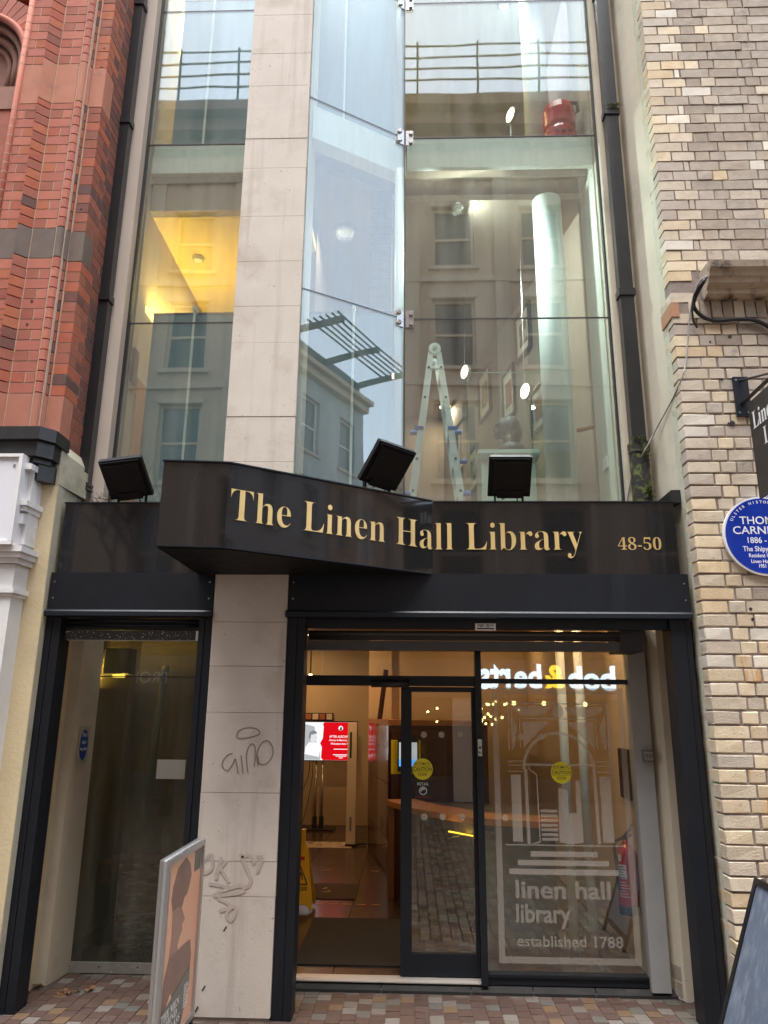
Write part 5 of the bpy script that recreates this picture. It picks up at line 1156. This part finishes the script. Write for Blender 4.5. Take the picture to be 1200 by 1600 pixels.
poster('poster_figure', poster_d, [(.02, .22), (.10, .38), (.18, .47), (.42, .47), (.60, .47), (.80, .46), (.86, .36), (.84, .26), (.60, .20), (.40, .16), (.20, .16)], .0022)
poster('poster_figure', poster_o, [(.16, .20), (.28, .27), (.36, .22), (.30, .14), (.2, .14)], .0032)
poster('poster_panel', poster_g, [(0, 0), (.62, 0), (.74, .10), (.84, .20), (.84, .30), (0, .20)], .0042)
poster('poster_logo', poster_g, [(.78, .86), (.98, .86), (.98, .985), (.78, .985)], .0012)
X_ = -1.1845
for s, u, v, w, h in (('THE MEN', .06, .155, .30, .036), ('BEHIND', .06, .105, .27, .034), ('THE GLASS', .06, .055, .33, .034)):
    text_obj('poster_lettering', serif(s), poster_w, pb, (X_ + .0055, yA + .03 + u * .66, zA + .03 + v * .855), (0, 1, 0), FZ, width=w, height=h, depth=.0003)
bm = new()
for k in range(9):
    u0 = .50 + (.0 if k > 4 else .0); v = .215 - k * .017; 
    if v > .09: box(bm, X_ + .0052, X_ + .0058, yA + .03 + .42, yA + .03 + .42 + (.09 if k % 2 else .07), zA + .03 + v * .855, zA + .03 + v * .855 + .006)
obj('poster_print', bm, poster_w, pb)
bm = new(); prism(bm, [(-1.26, -.95), (-1.13, -.95), (-1.13, -.19), (-1.26, -.19)], .0, .045); obj('board_base', bm, black_pl, pb, bev=.01)
for y in (-.80, -.26): B('board_leg', black_pl, pb, -1.21, -1.182, y - .03, y + .03, .046, .104)
pb.location.x += SHIFT[0]
ck = thing('chalkboard', 'leaning black framed blue chalkboard at the foot of the brick wall', 'chalkboard', (1.9, -.7, 0))
def CB(nm, m, pts, t0, t1, par=ck, bev=.003):
    # board plane: v up the slope, u along the pavement away from the wall
    base = Vector((1.628, -.30, .0)); vd = Vector((.328, 0, .871)).normalized(); ud = Vector((0, -1, 0)); nd = ud.cross(vd).normalized(); nd = nd if nd.x < 0 else -nd
    bm = new(); a = [bm.verts.new(base + ud * u + vd * v + nd * t0) for u, v in pts]; b_ = [bm.verts.new(base + ud * u + vd * v + nd * t1) for u, v in pts]; n = len(pts)
    bm.faces.new(a[::-1]); bm.faces.new(b_); [bm.faces.new((a[i], a[(i + 1) % n], b_[(i + 1) % n], b_[i])) for i in range(n)]
    return obj(nm, bm, m, par, bev=bev)
def rc(u0, u1, v0, v1): return [(u0, v0), (u1, v0), (u1, v1), (u0, v1)]
CB('chalk_panel', chalk, rc(.02, .62, .10, .90), -.006, .004, bev=0)
for q in ((0, .035, .0, .925), (.605, .64, .0, .925), (.036, .604, .89, .925), (.036, .604, .08, .115)): CB('board_frame', black_pl, rc(*q), -.012, .012)
bm = new(); 
for y in (-.32, -.92): tube(bm, [(1.975, y, .86), (2.28, y, .0)], .016, 6)
obj('back_leg', bm, black_pl, ck)
# dead leaves
lm0 = []
for k in range(4):
    bm = new(); c0 = bm.verts.new((0, 0, .004)); ring_ = []
    for t in range(10):
        a = t * .628; rr_ = .026 if t % 2 else .012; ring_.append(bm.verts.new((rr_ * math.cos(a), rr_ * math.sin(a) * .8, r4.uniform(.001, .016))))
    for t in range(10): bm.faces.new((c0, ring_[t], ring_[(t + 1) % 10]))
    me = mesh_of(bm, 'dead_leaf'); me.materials.append(leaf_m); lm0.append(me)
spots = [(-2.40, .42, 'dry brown leaf against the left shutter guide'), (-2.41, .27, 'dry brown leaf at the foot of the left steel frame'), (-2.43, .31, 0), (-2.19, .36, 0), (-2.15, .33, 0), (-2.21, .32, 0), (-2.12, .37, 0), (-2.38, .68, 'single leaf beneath the galvanised kick plate'), (1.80, .40, 'leaf beside the foot of the right render pier'), (1.82, .33, 0), (1.845, .25, 0), (1.79, .20, 0), (1.70, .56, 'curled leaf in front of the grey post'), (-2.05, .40, 0), (1.81, .12, 0)]
for k, (x, y, l) in enumerate(spots):
    o = bpy.data.objects.new('dead_leaf', lm0[k % 4]); C.objects.link(o); o.location = (x, y, .001); o.rotation_euler = (0, 0, r4.uniform(0, 6)); o.scale = [r4.uniform(1.0, 1.9)] * 3
    side = 'left' if x < 0 else 'right'
    tag(o, l or ('small dead leaf among the litter before the left smoked window' if x < 0 else 'small dead leaf in the litter at the right pier foot'), 'leaf', 'dead leaves on the pavement by the entrance')

# ---------------------------------------------------------------- across the street (seen in the glass)
OB = thing('opposite_building', 'tan stone building with sash windows and roof railing reflected in the upper glass', 'building', (-2.0, -10, 0))
OY = -10.0; WX0, WX1, ZT = -12.0, 5.6, 15.75
def op_wall_with_windows(par, m, x0, x1, z0, z1, cols, rows, y):
    bm = new(); zc = z0
    for (a, b_) in rows:
        box(bm, x0, x1, y - .4, y, zc, a); xc = x0
        for (c, d) in cols: box(bm, xc, c, y - .4, y, a, b_); xc = d
        box(bm, xc, x1, y - .4, y, a, b_); zc = b_
    box(bm, x0, x1, y - .4, y, zc, z1); return obj('wall', bm, m, par)
cols = [(.57 + 2.13 * k - .0, .57 + 2.13 * k + 1.0) for k in range(-5, 3)]
rows = [(3.9, 5.9), (6.75, 8.65), (9.52, 11.28), (12.15, 13.8)]
op_wall_with_windows(OB, op_wall, WX0, WX1, 3.2, ZT, cols, rows, OY)
for (z0, z1) in rows:
    for (x0, x1) in cols:
        f_ = new()
        for q in ((x0, x0 + .07, z0, z1), (x1 - .07, x1, z0, z1), (x0 + .07, x1 - .07, z1 - .07, z1), (x0 + .07, x1 - .07, z0, z0 + .08), (x0 + .07, x1 - .07, (z0 + z1) / 2 - .03, (z0 + z1) / 2 + .03)): box(f_, q[0], q[1], OY - .20, OY - .12, q[2], q[3])
        w_ = obj('window', f_, op_trim, OB)
        B('pane', sky_glass, w_, x0 + .07, x1 - .07, OY - .17, OY - .165, z0 + .08, z1 - .07)
        B('blind', op_blind if z0 > 12 else op_dark, w_, x0, x1, OY - .395, OY - .30, z0, z1)
        B('window_sill', op_trim, w_, x0 - .10, x1 + .10, OY + .001, OY + .09, z0 - .11, z0 - .01); B('window_head', op_trim, w_, x0 - .06, x1 + .06, OY + .001, OY + .04, z1 + .01, z1 + .14)
for z in (6.25, 9.0, 11.7, 14.6): B('string_course', op_trim, OB, WX0, WX1, OY + .001, OY + .08, z, z + .16)
for k in range(-6, 4):
    x = .57 + 2.13 * k - .66
    if WX0 < x < WX1 - .5: B('flat_pilaster', op_trim, OB, x, x + .34, OY + .001, OY + .06, 3.4, 14.59)
bm = new()
for z0, z1, e_ in ((15.5, 15.8, .25), (15.8, 16.15, .55), (16.15, 16.45, .85)): box(bm, WX0, WX1, OY - .3, OY + e_, z0, z1)
obj('cornice', bm, archstone, OB)  # dark brown colour carries the shade of the cornice underside
rl_ = new()
for z in (16.85, 17.2, 17.55, 17.9): tube(rl_, [(WX0, OY + .85, z), (WX1, OY + .85, z)], .028, 6)
for k in range(12): x = WX0 + .2 + k * 1.5; tube(rl_, [(x, OY + .75, 16.45), (x, OY + .9, 17.95)], .03, 6)
obj('roof_railing', rl_, darkgrey, OB)
B('top_storey', op_dark, OB, WX0 + 1, WX1 - .4, OY - 5, OY - 1.5, 15.0, 17.0); B('rear_block', op_wall, OB, WX0, WX1, OY - 6, OY - .5, 3.2, 15.2)
# shopfronts below
B('shop_ceiling', int_tan, OB, WX0, WX1, OY - 6, OY - .41, 3.0, 3.19); B('shop_floor', op_dark, OB, WX0, WX1, OY - 6, OY - .1, -.012, .03)
B('shop_back', M('cafe_back_wall', (.24, .15, .08), (.18, .11, .06), 1.5, .7), OB, WX0, WX1, OY - 6.2, OY - 6, .03, 3.0)
for x in (-12, -7.6, -4.6, -1.7, .9, 4.9): B('shop_pier', op_trim, OB, x, x + .45, OY - .4, OY + .03, .0, 3.2)
for x0, x1 in ((-7.15, -4.6), (-4.15, -1.7), (-1.25, .9), (1.35, 4.9)):
    B('stall_riser', op_dark, OB, x0 + .001, x1 - .001, OY - .25, OY - .15, .0, .45); B('shop_pane', sky_glass, OB, x0 + .001, x1 - .001, OY - .21, OY - .20, .451, 2.05)
for x0, x1 in ((-7.6, -4.16), (-4.15, -1.26), (-1.25, 1.0), (1.01, 5.3)): B('sign_panel', op_dark, OB, x0, x1, OY - .1, OY + .06, 2.06, 2.95)
def lit(s, m, x, w, z=2.22, h=.50):
    o = text_obj('lit_lettering', s, m, OB, (x, OY + .075, z), (-1, 0, 0), FZ, width=w, height=h, depth=.012, off=.030, align='LEFT')
lit('bob', sign_white_e, 4.28, .98); lit('&', sign_yel_e, 3.22, .42); lit('be', sign_white_e, 2.76, .56); lit('rts', sign_white_e, 2.12, .66)
text_obj('shop_lettering', 'PROPER COFFEE', enamel_white, OB, (-5.25, OY + .065, 2.30), (-1, 0, 0), FZ, width=2.3, height=.26, depth=.006, off=.006)
ch = thing('bulb_cluster', 'cluster of small warm bulbs hanging in the cafe across the street', 'chandelier', (1.42, -10.9, 3.0))
r6 = random.Random(4); bm = new(); wi = new()
for k in range(46):
    x, y, z = 1.45 + r6.gauss(0, .42), -10.7 + r6.gauss(0, .18), r6.uniform(1.5, 2.04)
    bmesh.ops.create_icosphere(bm, subdivisions=1, radius=.032, matrix=Matrix.Translation((x, y, z))); tube(wi, [(x, y, z + .03), (x, y, 3.0)], .004, 3)
obj('bulb', bm, bulb_e, ch); obj('flex', wi, black_pl, ch)
for k, x in enumerate((2.35, 3.0, 3.9, -.3)):
    t = thing('pendant_bulb', 'warm pendant bulb inside the cafe across the street', 'lamp', (x, -11.2, 2.0), group='pendant bulbs in the cafe opposite')
    bm = new(); bmesh.ops.create_icosphere(bm, subdivisions=2, radius=.05, matrix=Matrix.Translation((x, -11.2, 1.95))); obj('bulb', bm, bulb_e, t); bm = new(); tube(bm, [(x, -11.2, 2.0), (x, -11.2, 3.0)], .006, 5); obj('flex', bm, black_pl, t)
    if k in (0, 3): area(t, (x, -11.2, 2.7), .5, 60, (1, .6, .25))
def stool(x, y, m, l):
    t = thing('cafe_stool', l, 'stool', (x, y, .03), group='stools in the cafe across the street')
    bm = new(); box(bm, x - .18, x + .18, y - .18, y + .18, .70, .74); obj('seat', bm, m, t, bev=.01); bm = new(); box(bm, x - .16, x + .16, y - .17, y - .14, .85, 1.05); obj('backrest', bm, m, t)
    for sx in (-1, 1):
        for sy in (-1, 1): bm = new(); tube(bm, [(x + sx * .14, y + sy * .14, .70 if sy > 0 else 1.0), (x + sx * .2, y + sy * .2, .03)], .014, 6); obj('leg', bm, m, t)
for x, y, m, l in ((2.3, -10.7, yel_strip, 'yellow cafe stool reflected beside the frosted column'), (3.2, -10.8, teal_paint, 'blue cafe stool nearest the lit sign end'), (2.75, -11.3, teal_paint, 'blue cafe stool set further back in the cafe'), (.2, -10.8, yel_strip, 'yellow cafe stool across from the open door'), (-.6, -10.9, yel_strip, 'yellow cafe stool across from the pillar')): stool(x, y, m, l)
# neighbours across the street
def far_block(label, x0, x1, h, y, m, ncol, nrow, name='street_building'):
    t = thing(name, label, 'building', ((x0 + x1) / 2, y, 0)); w = (x1 - x0) / ncol; fh = (h - 4.2) / nrow
    cols = [(x0 + w * k + w * .28, x0 + w * k + w * .72) for k in range(ncol)]; rows = [(4.0 + fh * k + .35, 4.0 + fh * k + fh * .82) for k in range(nrow)]
    op_wall_with_windows(t, m, x0, x1, 0, h, cols, rows, y)
    B('rear', m, t, x0, x1, y - 8, y - .41, 0, h)
    for (a, b_) in rows:
        for (c, d) in cols:
            f_ = new()
            for q in ((c, c + .06, a, b_), (d - .06, d, a, b_), (c + .06, d - .06, b_ - .06, b_), (c + .06, d - .06, a, a + .06), (c + .06, d - .06, (a + b_) / 2 - .025, (a + b_) / 2 + .025)): box(f_, q[0], q[1], y - .22, y - .14, q[2], q[3])
            w_ = obj('window', f_, enamel_white, t); B('pane', op_dark, w_, c + .06, d - .06, y - .20, y - .18, a + .06, b_ - .06); B('window_sill', op_trim, w_, c - .08, d + .08, y + .001, y + .08, a - .1, a - .005)
    bm = new(); box(bm, x0, x1, y - .3, y + .25, h, h + .25); box(bm, x0, x1, y - .3, y + .45, h + .25, h + .4); obj('cornice', bm, op_trim, t); B('roof', op_dark, t, x0, x1, y - 8, y - .31, h + .001, h + .12)
    return t
bA = far_block('pale grey rendered building further along the opposite pavement', 5.7, 17.5, 12.4, -10.0, op_grey, 5, 3)
rg_ = new()
for k in range(6): tube(rg_, [(12.6, -9.3 + k * .22, 13.7), (17.4, -9.3 + k * .22, 13.7)], .045, 4)
for x in (12.7, 15.0, 17.25): box(rg_, x, x + .16, -10.5, -8.1, 13.45, 13.62)
box(rg_, 11.3, 17.5, -11.5, -10.2, 12.8, 13.64)
obj('brise_soleil', rg_, darkgrey, bA)
far_block('low cream building at the far end of the opposite pavement', 18.5, 34, 10.5, -10.4, op_wall, 7, 2)
far_block('grey building along the opposite pavement to the left', -26, -12.1, 13.5, -10.0, op_grey, 6, 3)
B('building_mass', op_wall, None, 6.51, 40, .5, 14, -.05, 11.5); o = bpy.data.objects['building_mass']; o.name = 'brick_terrace'; tag(o, 'plain brick terrace continuing beyond the buff brick building', 'building')
# bare street tree
tr_ = thing('bare_tree', 'bare leafless street tree mirrored in the black fascia', 'tree', (-4.2, -7.2, 0))
bm = new(); r7 = random.Random(9)
tube(bm, [(-4.2, -7.2, -.012), (-4.18, -7.2, 1.6), (-4.22, -7.22, 2.9)], .10, 10, .07); obj('trunk', bm, bark, tr_, smooth=True)
br_ = new()
def limb(p, d, l, r, n):
    q = p + d * l; mid = (p + q) / 2 + Vector((r7.gauss(0, .06), r7.gauss(0, .06), r7.gauss(0, .04))) * l; tube(br_, [p, mid, q], r, 6, r * .6)
    if n:
        for _ in range(3 if n > 1 else 2):
            nd = (d + Vector((r7.uniform(-.8, .8), r7.uniform(-.8, .8), r7.uniform(-.1, .6)))).normalized(); limb(q, nd, l * r7.uniform(.55, .8), r * .6, n - 1)
for k in range(5):
    a = k * 1.26 + .3; limb(Vector((-4.22, -7.22, 2.7 + .05 * k)), Vector((math.cos(a) * .55, math.sin(a) * .55, .9)).normalized(), 1.25, .05, 4)
obj('crown', br_, bark, tr_)

for o in scene.objects:
    if o.parent is None and o.type == 'MESH' and not o.get('category') and not o.get('kind'): print('UNTAGGED', o.name)
